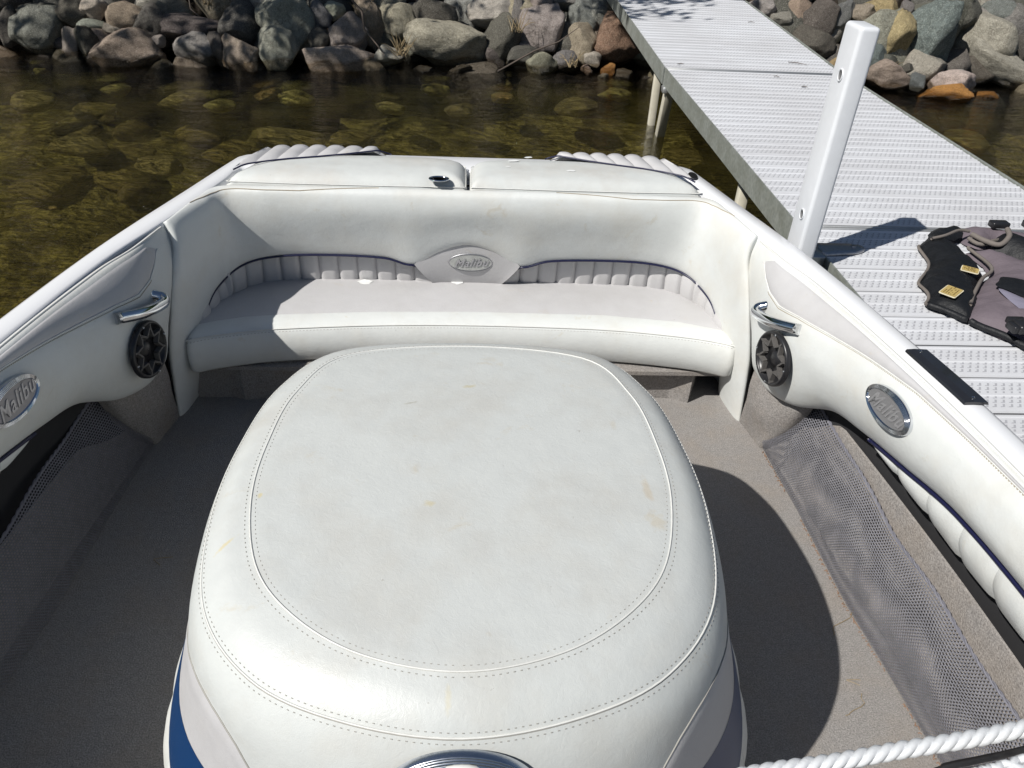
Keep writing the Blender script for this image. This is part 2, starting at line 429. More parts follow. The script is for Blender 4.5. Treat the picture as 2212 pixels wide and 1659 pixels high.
def water_mat():
    t = NT('lake_water'); w = t.pos()
    m1 = t.map(w, (4.5, 11, 1), (0, 0, math.radians(-9))); m2 = t.map(w, (14, 38, 1), (0, 0, math.radians(12)))
    a = t.noise(1.0, 4, 0.55, m1, 0.5); b = t.noise(1.0, 3, 0.6, m2, 0.4)
    nb = t.bump(a, 1.0, 0.042); nb = t.bump(b, 1.0, 0.012, nb)
    gl = t.n('ShaderNodeBsdfGlossy'); gl.inputs['Roughness'].default_value = 0.03; t.l(nb, gl.inputs['Normal'])
    rf = t.n('ShaderNodeBsdfRefraction'); rf.inputs['IOR'].default_value = 1.33; rf.inputs['Roughness'].default_value = 0.02
    rf.inputs['Color'].default_value = (0.97, 0.97, 0.93, 1); t.l(nb, rf.inputs['Normal'])
    tr = t.n('ShaderNodeBsdfTransparent'); tr.inputs['Color'].default_value = (0.98, 0.98, 0.95, 1)
    m0 = t.n('ShaderNodeMixShader'); m0.inputs[0].default_value = 0.36; t.l(tr.outputs[0], m0.inputs[1]); t.l(rf.outputs[0], m0.inputs[2])
    fr = t.n('ShaderNodeFresnel'); fr.inputs[0].default_value = 1.38; t.l(nb, fr.inputs['Normal'])
    mx = t.n('ShaderNodeMixShader'); t.l(fr.outputs[0], mx.inputs[0]); t.l(m0.outputs[0], mx.inputs[1]); t.l(gl.outputs[0], mx.inputs[2])
    t.l(mx.outputs[0], t.out.inputs[0])
    va = t.n('ShaderNodeVolumeAbsorption'); va.inputs['Color'].default_value = (0.55, 0.47, 0.12, 1); va.inputs['Density'].default_value = 0.42
    t.l(va.outputs[0], t.out.inputs['Volume'])
    return t.m
M['water'] = water_mat()
def leaf_mat(name, c1, c2):
    t = NT(name); oi = t.noise(1.7, 3, .6, t.pos())
    c = t.mix(oi, c1, c2); b = t.bsdf(c, 0.55, 0, 0.3)
    tl = t.n('ShaderNodeBsdfTranslucent'); t.l(c, tl.inputs[0]); mx = t.n('ShaderNodeMixShader'); mx.inputs[0].default_value = 0.3
    t.l(b.outputs[0], mx.inputs[1]); t.l(tl.outputs[0], mx.inputs[2]); t.l(mx.outputs[0], t.out.inputs[0]); return t.m
M['leaf'] = leaf_mat('tree_leaves', (0.035, 0.075, 0.02), (0.09, 0.15, 0.035))
M['bark'] = plain('bark', (0.12, 0.09, 0.07), 0.9, nscale=20, var=0.4, bump=0.8, bd=0.03)
M['dry'] = plain('dry_grass', (0.30, 0.23, 0.13), 0.9)
M['twig'] = plain('dead_twig', (0.10, 0.08, 0.065), 0.9)
M['black_cloth'] = plain('black_neoprene', (0.010, 0.011, 0.013), 0.55, 0, 0.3, nscale=40, var=0.5, bump=0.5, bd=0.008)
M['mauve'] = plain('mauve_neoprene', (0.140, 0.115, 0.132), 0.75, nscale=18, var=0.18, bump=0.5, bd=0.012)
M['lavender'] = plain('lavender_neoprene', (0.21, 0.20, 0.26), 0.75, nscale=18, var=0.2, bump=0.4, bd=0.01)
M['taupe'] = plain('taupe_binding', (0.16, 0.14, 0.125), 0.8, nscale=60)
M['gold'] = plain('gold_label', (0.48, 0.36, 0.13), 0.5, nscale=80, var=0.2)
M['gold_print'] = plain('gold_label_print', (0.16, 0.10, 0.03), 0.6)
M['cream'] = plain('cream_label_edge', (0.72, 0.66, 0.48), 0.6)
M['rope'] = plain('braided_nylon', (0.62, 0.64, 0.66), 0.38, nscale=400, var=0.12, bump=0.5, bd=0.0006)

# ------------------------------------------------------------------ shore profile
WX = [-40, -9, -3.8, -2.9, -1.65, -1.1, 0, .7, 1.4, 3.8, 4.3, 5.2, 9, 40]
WY = [8.5, 7.9, 7.25, 7.1, 7.1, 7.25, 7.4, 7.4, 7.45, 7.05, 6.95, 7.3, 7.5, 8.0]
WATER = -0.04
def shore_y(x): return float(np.interp(x, WX, WY))
def ground_z(x, y):
    d = y - shore_y(x)
    if d > 0:
        z = min(WATER + 0.75 * d, 2.4 + 0.03 * d)
        return z - 0.42 + 0.35 * (z > 2.3)
    d = -d
    return WATER - 0.42 - min(0.19 * d, 0.55 + 0.03 * d) + 0.05 * math.sin(x * 2.1 + y * 1.3) + 0.04 * math.sin(x * 4.7 - y * 3.9)
def graded(lo, a, b, hi, step, far):
    v = list(np.arange(a, b, step)); k = step
    x = b
    while x < hi: v.append(x); k *= 1.25; x += k
    v.append(hi); k = step; x = a
    while x > lo: k *= 1.25; x -= k; v.insert(0, max(x, lo))
    return v
xs = graded(-120, -8, 9, 120, 0.22, 0); ys = graded(-60, -2, 11, 160, 0.22, 0)
vs = [(x, y, ground_z(x, y) + 0.03 * noise.noise(Vector((x * 2, y * 2, 0)))) for x in xs for y in ys]
nx, ny = len(xs), len(ys)
land_i = [k for k in range(nx)]
fs_bed = []; fs_bank = []
for i in range(nx - 1):
    for j in range(ny - 1):
        f = (i * ny + j, (i + 1) * ny + j, (i + 1) * ny + j + 1, i * ny + j + 1)
        (fs_bank if ys[j] > shore_y(xs[i]) - 0.15 else fs_bed).append(f)
tag(mesh('lake_bed', vs, fs_bed, M['bed']), kind='structure')
tag(mesh('bank', vs, fs_bank, M['soil']), kind='structure')
wb_ = MB().box(-118, 118, -58, 12.0, -4.0, WATER).build('water', M['water'])
tag(wb_, kind='structure')

# ------------------------------------------------------------------ boulders
TINT = {'d': (.155, .14, .12), 't': (.29, .295, .27), 'g': (.46, .425, .36), 'l': (.68, .63, .53), 'b': (.47, .395, .295),
        'p': (.62, .545, .46), 'm': (.46, .43, .34), 'o': (.62, .30, .07), 'o2': (.30, .21, .14), 'y': (.62, .46, .24),
        's': (.20, .225, .225), 'w': (.75, .74, .70)}
def rock_mesh(seed, sub=4, round_=0.5):
    r = random.Random(seed)
    bm = bmesh.new(); bmesh.ops.create_icosphere(bm, subdivisions=sub, radius=1.0)
    planes = []
    for k in range(int(9 + r.random() * 8)):
        n = Vector((r.gauss(0, 1), r.gauss(0, 1), r.gauss(0, 1))).normalized(); planes.append((n, 0.50 + 0.30 * r.random()))
    o = Vector((r.random() * 90, r.random() * 90, r.random() * 90))
    for v in bm.verts:
        p = v.co.copy()
        p *= 1 + 0.22 * noise.noise(p * 0.9 + o)
        for n, d in planes:
            e = p.dot(n) - d
            if e > 0: p -= n * e * (0.95 - 0.25 * round_)
        p *= 1 + 0.09 * noise.noise(p * 2.6 + o) + 0.042 * noise.noise(p * 7 + o) + 0.012 * noise.noise(p * 17 + o)
        v.co = p * 1.13
    me = bpy.data.meshes.new('boulder'); bm.to_mesh(me); bm.free()
    # bring every stone to unit half-size
    co = np.empty(len(me.vertices) * 3); me.vertices.foreach_get('co', co); co = co.reshape(-1, 3)
    mn, mx = co.min(0), co.max(0); co = (co - (mn + mx) / 2) / ((mx - mn) / 2)
    me.vertices.foreach_set('co', co.ravel())
    me.materials.append(M['rock']); me.polygons.foreach_set('use_smooth', [True] * len(me.polygons)); me.update()
    return me
ROCKS = [
(-4.10,7.54,0.15,0.090,0.164,0,'d','dark shaded boulder at the far left end of the bank'),
(-3.82,7.48,0.13,0.229,0.204,0,'t','broad grey boulder with a wet brown foot at the left end of the shore'),
(-3.81,7.66,0.26,0.198,0.099,0,'d','low dark boulder lying on top of the broad grey boulder at left'),
(-3.56,7.65,0.29,0.132,0.140,0,'d','black shaded boulder left of the pale speckled one in the upper row'),
(-3.51,7.35,0.07,0.069,0.130,5,'g','narrow pale grey stone standing upright left of the tan boulder'),
(-3.36,7.35,0.09,0.101,0.134,0,'d','dark smooth stone leaning on the left side of the tan boulder'),
(-3.35,7.49,0.20,0.102,0.061,0,'g','small domed grey stone above the dark smooth stone'),
(-3.15,7.46,0.20,0.077,0.053,0,'g','little grey wedge stone just above the tan trapezoid boulder'),
(-3.38,7.67,0.32,0.115,0.115,0,'l','pale speckled boulder with black blotches in the upper left row'),
(-3.00,7.23,0.04,0.273,0.177,6,'b','big tan boulder shaped like a trapezoid standing in the water with a wet brown base'),
(-3.21,7.17,-0.03,0.104,0.068,20,'d','low dark stone tucked against the left foot of the tan trapezoid boulder'),
(-3.06,7.55,0.27,0.151,0.139,-10,'b','brown mottled boulder right above the tan trapezoid boulder'),
(-2.84,7.49,0.25,0.155,0.139,0,'d','dark brown boulder with a pale streak left of the weedy speckled one'),
(-2.84,7.32,0.12,0.069,0.057,0,'l','small light yellow stone right of the tan trapezoid boulder'),
(-2.73,7.34,0.14,0.057,0.049,0,'l','small dull beige stone beside the light yellow one'),
(-2.41,7.28,0.09,0.174,0.154,0,'g','grey boulder with a pale rough left face near the water'),
(-2.45,7.46,0.23,0.254,0.106,8,'d','long dark boulder spotted with pale lichen in the left part of the bank'),
(-2.22,7.28,0.10,0.065,0.138,0,'d','dark narrow stone squeezed right of the pale faced grey boulder'),
(-2.05,7.52,0.28,0.189,0.206,0,'d','large smooth black boulder in the shade left of the tallest grey one'),
(-2.02,7.23,0.06,0.170,0.170,0,'b','arched brown boulder with a wet foot below the smooth black boulder'),
(-1.92,7.18,0.02,0.057,0.093,0,'b','small upright stone with a light tip in front of the arched brown boulder'),
(-1.66,7.55,0.29,0.223,0.240,-8,'g','tall grey boulder with bluish white patches in the middle left of the bank'),
(-1.69,7.30,0.11,0.159,0.171,0,'g','olive grey boulder with a yellowish top below the tall blue patched one'),
(-1.37,7.68,0.34,0.097,0.118,-15,'t','slate blue stone with a light right edge beside the tall grey boulder'),
(-1.25,7.76,0.37,0.093,0.080,0,'l','smooth pale grey stone high up beside the slate blue stone'),
(-1.12,7.58,0.21,0.172,0.160,-12,'g','grey boulder with flat faces above the pink and cream rock'),
(-1.35,7.47,0.17,0.091,0.116,-10,'d','dull dark stone between the tall grey boulder and the flat faced one'),
(-1.15,7.32,0.02,0.298,0.149,0,'p','pink and cream rock with cracks standing in the water at the shore'),
(-0.93,7.73,0.30,0.115,0.238,-22,'b','long brown stone leaning to the right above the small light stone'),
(-0.66,7.77,0.30,0.180,0.154,12,'b','brown grey boulder left half of the split pair in the upper row'),
(-0.33,7.86,0.34,0.195,0.147,0,'d','dark grey rounded boulder above the big oblong boulder'),
(-0.73,7.43,0.06,0.130,0.084,8,'l','light grey stone left of the big oblong boulder by the water'),
(-0.20,7.62,0.14,0.376,0.205,10,'g','big oblong brown grey boulder, the largest one along the waterline'),
(-0.42,7.36,-0.03,0.084,0.038,0,'d','small wet stone under the left end of the big oblong boulder'),
(-0.10,7.39,-0.04,0.118,0.059,-12,'d','dark wet stone under the right end of the big oblong boulder'),
(0.20,7.97,0.38,0.215,0.140,0,'l','light grey boulder with a rounded top above the dark leaning one'),
(0.29,7.68,0.17,0.155,0.225,28,'d','dark brown boulder leaning left against the big oblong boulder'),
(0.46,7.95,0.37,0.070,0.158,0,'t','bluish grey stone standing at the right of the light grey rounded boulder'),
(0.68,7.82,0.27,0.196,0.214,0,'g','angular grey boulder covered with rough lichen crust'),
(0.49,7.57,0.08,0.133,0.090,0,'d','low dark stone in the gap below the lichen crusted boulder'),
(0.68,7.46,0.01,0.158,0.128,0,'m','black and cream blotched rock standing alone in the water'),
(0.88,7.54,0.06,0.116,0.086,-10,'t','small dark grey angular stone right of the black and cream rock'),
(1.06,7.71,0.17,0.135,0.187,0,'b','upright brown boulder with a ragged top edge left of the huge dark one'),
(1.11,7.99,0.38,0.204,0.150,22,'t','boulder with pale green lichen spots behind the upright brown one'),
(1.15,7.58,0.07,0.074,0.069,0,'l','small cream block at the foot of the huge dark boulder by the gangway'),
(1.42,7.77,0.20,0.237,0.255,0,'o2','huge dark boulder with an orange stained base beside the gangway'),
(0.68,8.05,0.45,0.097,0.080,0,'g','small grey stone on top of the lichen crusted boulder'),
(0.94,8.10,0.47,0.160,0.071,0,'t','long teal grey stone at the top of the bank left of the gangway'),
(1.09,7.47,-0.00,0.052,0.043,0,'b','little brown stone in the water near the gangway leg'),
(1.29,7.49,-0.00,0.060,0.060,0,'o','small orange stone in the water near the gangway leg'),
(1.24,7.42,-0.05,0.047,0.039,0,'g','little round wet stone just breaking the surface near the gangway leg'),
(1.43,7.45,-0.03,0.086,0.060,0,'d','shiny wet black stone next to the gangway leg'),
(1.72,7.39,-0.05,0.077,0.112,0,'b','brown boulder in the shade under the gangway'),
(3.97,7.53,0.35,0.155,0.250,12,'y','tan yellow boulder with an orange stripe right behind the white post'),
(4.32,7.53,0.39,0.237,0.311,14,'s','tall slate blue boulder with a wavy right side beside the tan yellow one'),
(5.00,7.73,0.34,0.267,0.240,24,'g','leaning grey boulder with a brown lit face near the right end'),
(5.16,7.55,0.16,0.337,0.151,20,'g','long light slab slanting up to the right at the right end of the waterline'),
(3.92,7.82,0.55,0.175,0.110,10,'y','blocky stone with a sunny tan face above the tan yellow boulder'),
(4.14,7.81,0.58,0.057,0.066,0,'t','small pale green stone between the tan yellow and slate blue boulders'),
(4.74,7.91,0.56,0.187,0.169,0,'d','dark shaded boulder in the hollow right of the slate blue boulder'),
(5.19,8.06,0.54,0.155,0.137,0,'t','bluish stone above the leaning grey boulder at right'),
(5.44,8.15,0.59,0.101,0.092,0,'d','dark stone in the upper right end of the bank'),
(3.71,7.79,0.51,0.114,0.088,0,'b','brown stone just behind the tip of the white post'),
(3.53,7.80,0.49,0.083,0.158,18,'t','narrow blue grey stone leaning beside the top of the white post'),
(3.33,7.79,0.46,0.158,0.184,10,'d','dark streaked boulder right of the gangway'),
(3.13,7.87,0.50,0.106,0.123,0,'b','brown grey stone next to the right edge of the gangway'),
(3.23,7.56,0.27,0.190,0.164,0,'d','dark flat faced boulder at the right edge of the gangway'),
(3.77,7.42,0.23,0.116,0.146,10,'s','slate stone between the white post and the tan yellow boulder'),
(3.39,7.36,0.14,0.103,0.060,0,'y','tan stone peeking between the dock and the white post'),
(3.86,7.22,0.10,0.204,0.110,0,'b','brown rock with a flat tan top right of the white post at the water'),
(4.10,7.14,0.07,0.063,0.080,-25,'s','small slanted slate stone beside the flat topped brown rock'),
(4.45,7.14,0.06,0.178,0.115,-8,'l','light grey stone resting behind the orange stone'),
(4.33,7.00,-0.01,0.210,0.084,-14,'o','long smooth orange stone lying in the water at the right shore'),
(4.80,7.16,-0.03,0.103,0.047,0,'o','small flat amber stone in the water at the far right'),
(4.02,7.27,0.16,0.055,0.043,0,'d','small round dark stone above the slanted slate stone'),
(4.56,7.28,0.13,0.047,0.030,0,'w','white pebble sitting on the light grey stone'),
(2.80,7.96,0.51,0.133,0.088,0,'l','light grey stone at the right edge of the gangway far end'),
(2.96,7.82,0.43,0.097,0.070,0,'g','grey rubble stone beside the gangway below the light grey one'),
(2.68,8.07,0.59,0.134,0.089,0,'b','brown stone at the far end of the gangway'),
(2.47,8.15,0.62,0.152,0.098,0,'g','grey stone past the far end of the gangway'),
]
def vary(c, r, k=0.22):
    f = 1 + r.uniform(-k, k); return tuple(max(.01, x * f * (1 + r.uniform(-.07, .07))) for x in c) + (1,)
VIEW = Vector((0, 0.815, -0.576))
for i, (x, y, z, w, h, a, c, lab) in enumerate(ROCKS):
    r = random.Random(100 + i)
    o = bpy.data.objects.new('boulder', rock_mesh(500 + i)); COL.objects.link(o)
    o.rotation_mode = 'XYZ'
    dep = (w + h) * 0.5 * r.uniform(0.9, 1.15)
    # size in the plane facing the lake, depth into the bank
    hz = h * 1.12 ; wx = w * 1.14
    o.scale = (wx, dep, hz)
    o.rotation_euler = (math.radians(-24), math.radians(a), math.radians(math.degrees(-math.atan2(x, y)) * 0.9))
    o.location = (x, y + dep * 0.45, z - dep * 0.10)
    o.color = vary(TINT[c], r, 0.1)
    tag(o, lab, 'rock', 'boulders of the stone bank')
import re
def handle(l): return re.split(r' (?:with|in|left|right|lying|standing|above|below|beside|shaped|spotted|leaning|squeezed|tucked|next|near|under|behind|between|at|on|covered|resting|slanting|peeking|past|by|just|barely|high|sitting|from)\b|,', l)[0]
KNOWN = [(x, y, z, handle(l)) for x, y, z, w, h, a, c, l in ROCKS]
def beside(x, y, z):
    k = min(KNOWN, key=lambda q: (q[0] - x) ** 2 + (q[1] - y) ** 2 + (q[2] - z) ** 2)
    dx, dz = x - k[0], z - k[2]
    side = 'left' if dx < 0 else 'right'
    if abs(dz) > 1.8 * abs(dx): rel = 'above' if dz > 0 else 'at the foot of'
    elif abs(dx) > 1.8 * abs(dz): rel = side + ' of'
    else: rel = ('up and ' if dz > 0 else 'down and ') + side + ' of'
    return rel + ' the ' + k[3]
HUE = {'d': 'dark', 't': 'bluish', 'g': 'grey', 'b': 'brown'}
# rubble that fills the bank between and behind the listed stones
fill_meshes = [rock_mesh(900 + k, 3) for k in range(14)]
listed = [(x, y + (w + h) * .22, z, max(w, h)) for x, y, z, w, h, a, c, l in ROCKS]
nf = 0
for row in range(7):
    yy = 0.02 + row * 0.36
    x = -6.4
    while x < 7.0:
        r = random.Random(3000 + row * 400 + int((x + 20) * 37))
        px = x + r.uniform(-.1, .1); py = shore_y(px) + yy + r.uniform(-.1, .1); s = r.uniform(.20, .36) if row > 1 else r.uniform(.15, .26)
        pz = WATER + 0.75 * (py - shore_y(px))
        inview = abs(px) < 0.62 * py + 0.6 and pz < 1.0
        push = 0.20 if inview else 0.06
        py += push * 0.6; pz -= push * 0.8
        x += s * (1.75 if inview else 2.1)
        if (1.25 < px < 2.75 and row > 2): pz -= 0.25
        o = bpy.data.objects.new('boulder', fill_meshes[r.randrange(14)]); COL.objects.link(o)
        o.location = (px, py, pz - 0.02); o.scale = (s, s * r.uniform(.8, 1.1), s * r.uniform(.65, 1.0))
        o.rotation_euler = (r.uniform(-.6, .6), r.uniform(-.6, .6), r.uniform(0, 6.28))
        hue = r.choice('ddddtgggb'); o.color = vary(TINT[hue], r)
        if inview: tag(o, ('small ' if s < .21 else 'mid sized ' if s < .28 else 'chunky ') + HUE[hue] + ' filler stone ' + beside(px, py, pz), 'rock', 'rubble filling the stone bank')
        else: tag(o, ('small ' if s < .24 else 'large ') + HUE[hue] + ' rubble stone ' + ('high on' if pz > .9 else 'low on') + ' the bank, ' + ('far left' if px < -4.5 else 'left' if px < -1 else 'middle' if px < 1.3 else 'by the gangway' if px < 3 else 'right' if px < 5 else 'far right'), 'rock', 'outer rubble of the stone bank')
        nf += 1
# stones under water
sub_meshes = [rock_mesh(1200 + k, 3, 0.9) for k in range(8)]
for me in sub_meshes: me.materials[0] = M['algae']
SUBS = [
(-2.99,6.92,-0.07,0.180,0,'yellow green stone just under the surface in front of the tan trapezoid boulder'),
(-3.81,7.37,-0.07,0.107,0,'yellow stone under the water near the broad grey boulder'),
(-3.54,6.55,-0.07,0.223,1,'wide olive stone under the water at the left edge'),
(-2.37,6.78,-0.07,0.271,1,'wide dull olive stone below the grey pale faced boulder'),
(-2.04,6.54,-0.07,0.151,0,'yellow olive stone under the water left of centre'),
(-1.72,6.94,-0.07,0.199,2,'amber stone barely under water below the olive grey boulder'),
(-1.48,6.89,-0.07,0.190,0,'bright olive stone under the water in front of the pink and cream rock'),
(-1.44,6.28,-0.20,0.329,1,'broad submerged slab with olive growth'),
(-0.67,6.63,-0.07,0.154,0,'yellowish stone under water below the small light grey stone'),
(-0.31,7.29,-0.07,0.168,0,'green stone in the shallows under the big oblong boulder'),
(-0.05,6.71,-0.07,0.235,3,'brown stone under the water right of centre'),
(0.31,7.05,-0.07,0.164,2,'amber stone in the shallows below the dark leaning boulder'),
(0.29,7.54,-0.07,0.156,1,'green weed covered stone touching the surface left of the blotched rock'),
(1.35,7.35,-0.07,0.189,0,'green mossy stone just under water below the shiny black stone'),
(0.96,6.98,-0.07,0.246,3,'brown sunken stone left of the gangway leg'),
(-2.23,5.55,-0.20,0.229,1,'dim olive stone in deeper water at left'),
(-2.92,5.92,-0.20,0.275,1,'dim wide stone in the water at the left edge'),
(-2.55,4.59,-0.20,0.039,2,'small orange stone far down in the water at left'),
(3.88,6.89,-0.20,0.249,3,'brown stone sunk in front of the flat topped brown rock'),
(4.45,6.60,-0.20,0.201,1,'olive stone under the water at the right edge'),
]
for i, (x, y, top, s, hue, lab) in enumerate(SUBS):
    r = random.Random(50 + i)
    o = bpy.data.objects.new('submerged_stone', sub_meshes[i % 8]); COL.objects.link(o)
    s *= .85; o.scale = (s, s * r.uniform(.65, .9), s * .36); o.rotation_euler = (r.uniform(-.15, .15), r.uniform(-.15, .15), r.uniform(0, 6.28))
    o.location = (x, y, top - .05 - s * .36); o.color = ((.44, .40, .12, 1), (.34, .29, .11, 1), (.40, .26, .09, 1), (.20, .17, .09, 1))[hue]
    tag(o, lab, 'rock', 'stones under the clear shallow water')
for i in range(150):
    r = random.Random(7000 + i)
    x = r.uniform(-6.5, 7.5); y = shore_y(x) - 0.2 - r.random() ** 1.4 * 4.3
    if y < 3.2: continue
    s = r.uniform(.09, .30)
    o = bpy.data.objects.new('submerged_stone', sub_meshes[i % 8]); COL.objects.link(o)
    o.scale = (s, s * r.uniform(.6, .9), s * .38); o.rotation_euler = (0, 0, r.uniform(0, 6.28))
    o.location = (x, y, ground_z(x, y) + s * .2 + 0.02); o.color = ((.38, .33, .11, 1), (.34, .29, .10, 1), (.26, .22, .09, 1), (.20, .17, .08, 1))[r.randrange(4)]
    kx = min(KNOWN, key=lambda q: abs(q[0] - x) + (9 if q[2] > .5 else 0)); dd = shore_y(x) - y
    tag(o, ('small' if s < .16 else 'medium' if s < .24 else 'large') + ' dim sunken stone ' + ('close to shore' if dd < .9 else 'a little way out' if dd < 1.8 else 'halfway to the boat' if dd < 3 else 'near the boat') + ', out from the ' + kx[3], 'rock', 'dim stones on the lake bed')

# dry grass and twigs caught between the stones
def tuft(name, x, y, z, n, hgt, m, seed):
    r = random.Random(seed); b = MB()
    for k in range(n):
        a = r.uniform(0, 6.28); l = hgt * r.uniform(.5, 1); q = r.uniform(.3, .9)
        p0 = Vector((x + r.uniform(-.05, .05), y + r.uniform(-.04, .04), z)); d = Vector((math.cos(a) * q, math.sin(a) * q, 1)).normalized()
        pts = [p0 + d * l * t + Vector((0, 0, -l * .5 * t * t * q)) for t in (0, .35, .7, 1)]
        b.tube(pts, [.004, .0035, .0025, .001], 4)
    return b.build(name, m)
for k, (x, y, z, n) in enumerate([(-.62, 7.42, .08, 26), (.42, 7.6, .28, 14), (-.95, 7.9, .42, 30), (-2.35, 7.75, .38, 16), (.95, 7.35, .05, 12), (-1.0, 7.75, .30, 12), (3.9, 7.45, .1, 8)]):
    tag(tuft('dry_grass', x, y, z, n, .26, M['dry'], 40 + k), 'sparse dry grass caught between the boulders of the bank', 'grass', kind='stuff')
def stick(x, y, z, dx, dy, dz, r_, lab):
    p = Vector((x, y, z)); d = Vector((dx, dy, dz))
    pts = [p + d * t + Vector((0.03 * math.sin(t * 9), 0, 0.02 * math.sin(t * 7))) for t in (0, .25, .5, .75, 1)]
    o = tube('twig', pts, [r_, r_ * .9, r_ * .75, r_ * .6, r_ * .3], M['twig'], n=6)
    tag(o, lab, 'twig')
stick(-1.05, 7.55, .50, .28, -.22, -.42, .011, 'bare pale stick hanging between the small light stone and the long brown stone')
stick(.25, 7.2, .02, .7, .15, .35, .009, 'thin dark stick leaning out of the water by the lichen crusted boulder')
stick(-2.6, 7.75, .5, .25, -.15, -.28, .008, 'thin twig among the dark speckled boulders at the upper left')

# ------------------------------------------------------------------ trees on the bank (their shade reaches the gangway)
def tree(x, y, z, h, crown, lab, seed, leaves=5200, ls=0.11):
    r = random.Random(seed)
    root = empty('shore_tree', (x, y, z)); tag(root, lab, 'tree', 'trees on top of the bank')
    b = MB(); top = Vector((x + r.uniform(-.3, .3), y, z + h * .8))
    trunk = [Vector((x, y, z - .5)).lerp(top, t) + Vector((.15 * math.sin(t * 5 + seed), .1 * math.cos(t * 4), 0)) for t in np.linspace(0, 1, 8)]
    b.tube(trunk, list(np.linspace(h * .028, h * .006, 8)), 8)
    b.build('trunk', M['bark'], root, True)
    lm = MB(); cv = []; cf = []
    for (cx_, cy_, cz_, rad, share) in crown:
        c0 = Vector((cx_, cy_, cz_)); j = trunk[min(6, max(2, int((cz_ - z) / h * 6)))]
        lm.tube([j.lerp(c0, t) + Vector((0, 0, -.12 * math.sin(t * 3.1) * rad)) for t in (0, .3, .6, 1)], [h * .012, h * .009, h * .006, h * .003], 6)
        for k in range(9):
            d = Vector((r.gauss(0, 1), r.gauss(0, 1), r.gauss(0, .7))).normalized() * rad * r.uniform(.5, .95)
            lm.tube([c0, c0 + d * .5 + Vector((0, 0, .05)), c0 + d], [h * .003, h * .002, .004], 4)
        cl = [c0 + Vector((r.gauss(0, .5), r.gauss(0, .5), r.gauss(0, .38))) * rad for _ in range(26)]
        for k in range(int(leaves * share)):
            q = r.choice(cl) + Vector((r.gauss(0, 1), r.gauss(0, 1), r.gauss(0, .8))) * rad * .16
            n = Vector((r.gauss(0, 1), r.gauss(0, 1), r.gauss(.6, 1))).normalized(); u = n.orthogonal().normalized(); v = n.cross(u)
            s = ls * r.uniform(.6, 1.3); o_ = len(cv)
            cv += [q - u * s, q + v * s * .45, q + u * s, q - v * s * .45]; cf.append((o_, o_ + 1, o_ + 2, o_ + 3))
    lm.build('limb', M['bark'], root, True)
    mesh('crown', cv, cf, M['leaf'], root, False)
tree(-3.2, 10.6, 1.9, 5.0, [(-1.15, 6.15, 3.9, .72, .20), (-2.1, 7.0, 4.3, .9, .22), (-3.9, 6.2, 3.6, 1.0, .22), (-5.0, 5.9, 3.9, 1.1, .2), (-3.1, 9.6, 5.2, 1.3, .16)], 'leaning tree whose boughs overhang the water left of the gangway', 11, 3900, .075)
tree(-7.8, 9.8, 1.8, 5.5, [(-6.6, 6.6, 3.6, 1.1, .25), (-5.6, 6.9, 4.0, .9, .2), (-7.4, 8.4, 4.6, 1.5, .3), (-8.3, 9.6, 5.6, 1.5, .25)], 'broad tree at the left end of the bank', 12, 3000, .085)
for k, (x, y, hh) in enumerate([(-15, 16, 6), (-9, 17.5, 6.5), (-3.5, 18, 5), (2.2, 18.5, 6), (7.5, 17, 5), (13, 17.5, 6), (20, 17, 6)]):  # far row out of view, added to block sky reflection in the water
    tree(x, y, 2.4, hh, [(x, y, 2.4 + hh * .8, 2.6, .34), (x - 1.6, y - .6, 2.4 + hh * .5, 2.3, .33), (x + 1.7, y - .4, 2.4 + hh * .45, 2.4, .33)],
         ('unseen round tree added to dim the lake reflection, ' + ('left of the first leaning tree', 'behind the broad left tree', 'behind the leaning tree', 'straight behind the gangway', 'right of the gangway', 'beyond the right boulders', 'at the far right')[k]), 20 + k, 4200, .26)

# ------------------------------------------------------------------ dock
def plank_mesh(half, depth=.1610):
    # cross section across y: rib, textured band, centre rib, textured band, rib
    d = depth / 2
    prof = [(-d + .009, -.030), (-d, -.006), (-d + .003, -.0005), (-d + .011, 0.0), (-d + .014, -.0026), (-.0075, -.0026), (-.0045, 0.0), (.0045, 0.0), (.0075, -.0026),
            (d - .014, -.0026), (d - .011, 0.0), (d - .003, -.0005), (d, -.006), (d - .009, -.030)]
    vs = [(-half, y, z) for y, z in prof] + [(half, y, z) for y, z in prof]; n = len(prof)
    fs = [(i, i + n, i + n + 1, i + 1) for i in range(n - 1)] + [(n - 1, 2 * n - 1, n, 0), tuple(range(n)), tuple(reversed(range(n, 2 * n)))]
    me = bpy.data.meshes.new('plank'); me.from_pydata(vs, [], fs); me.materials.append(M['plank']); me.update(); return me
PL = plank_mesh(0.612)
DX0, DX1 = 1.312, 2.562
def zgang(y): return 0.5 + max(0, (y - 5.40)) * 0.036
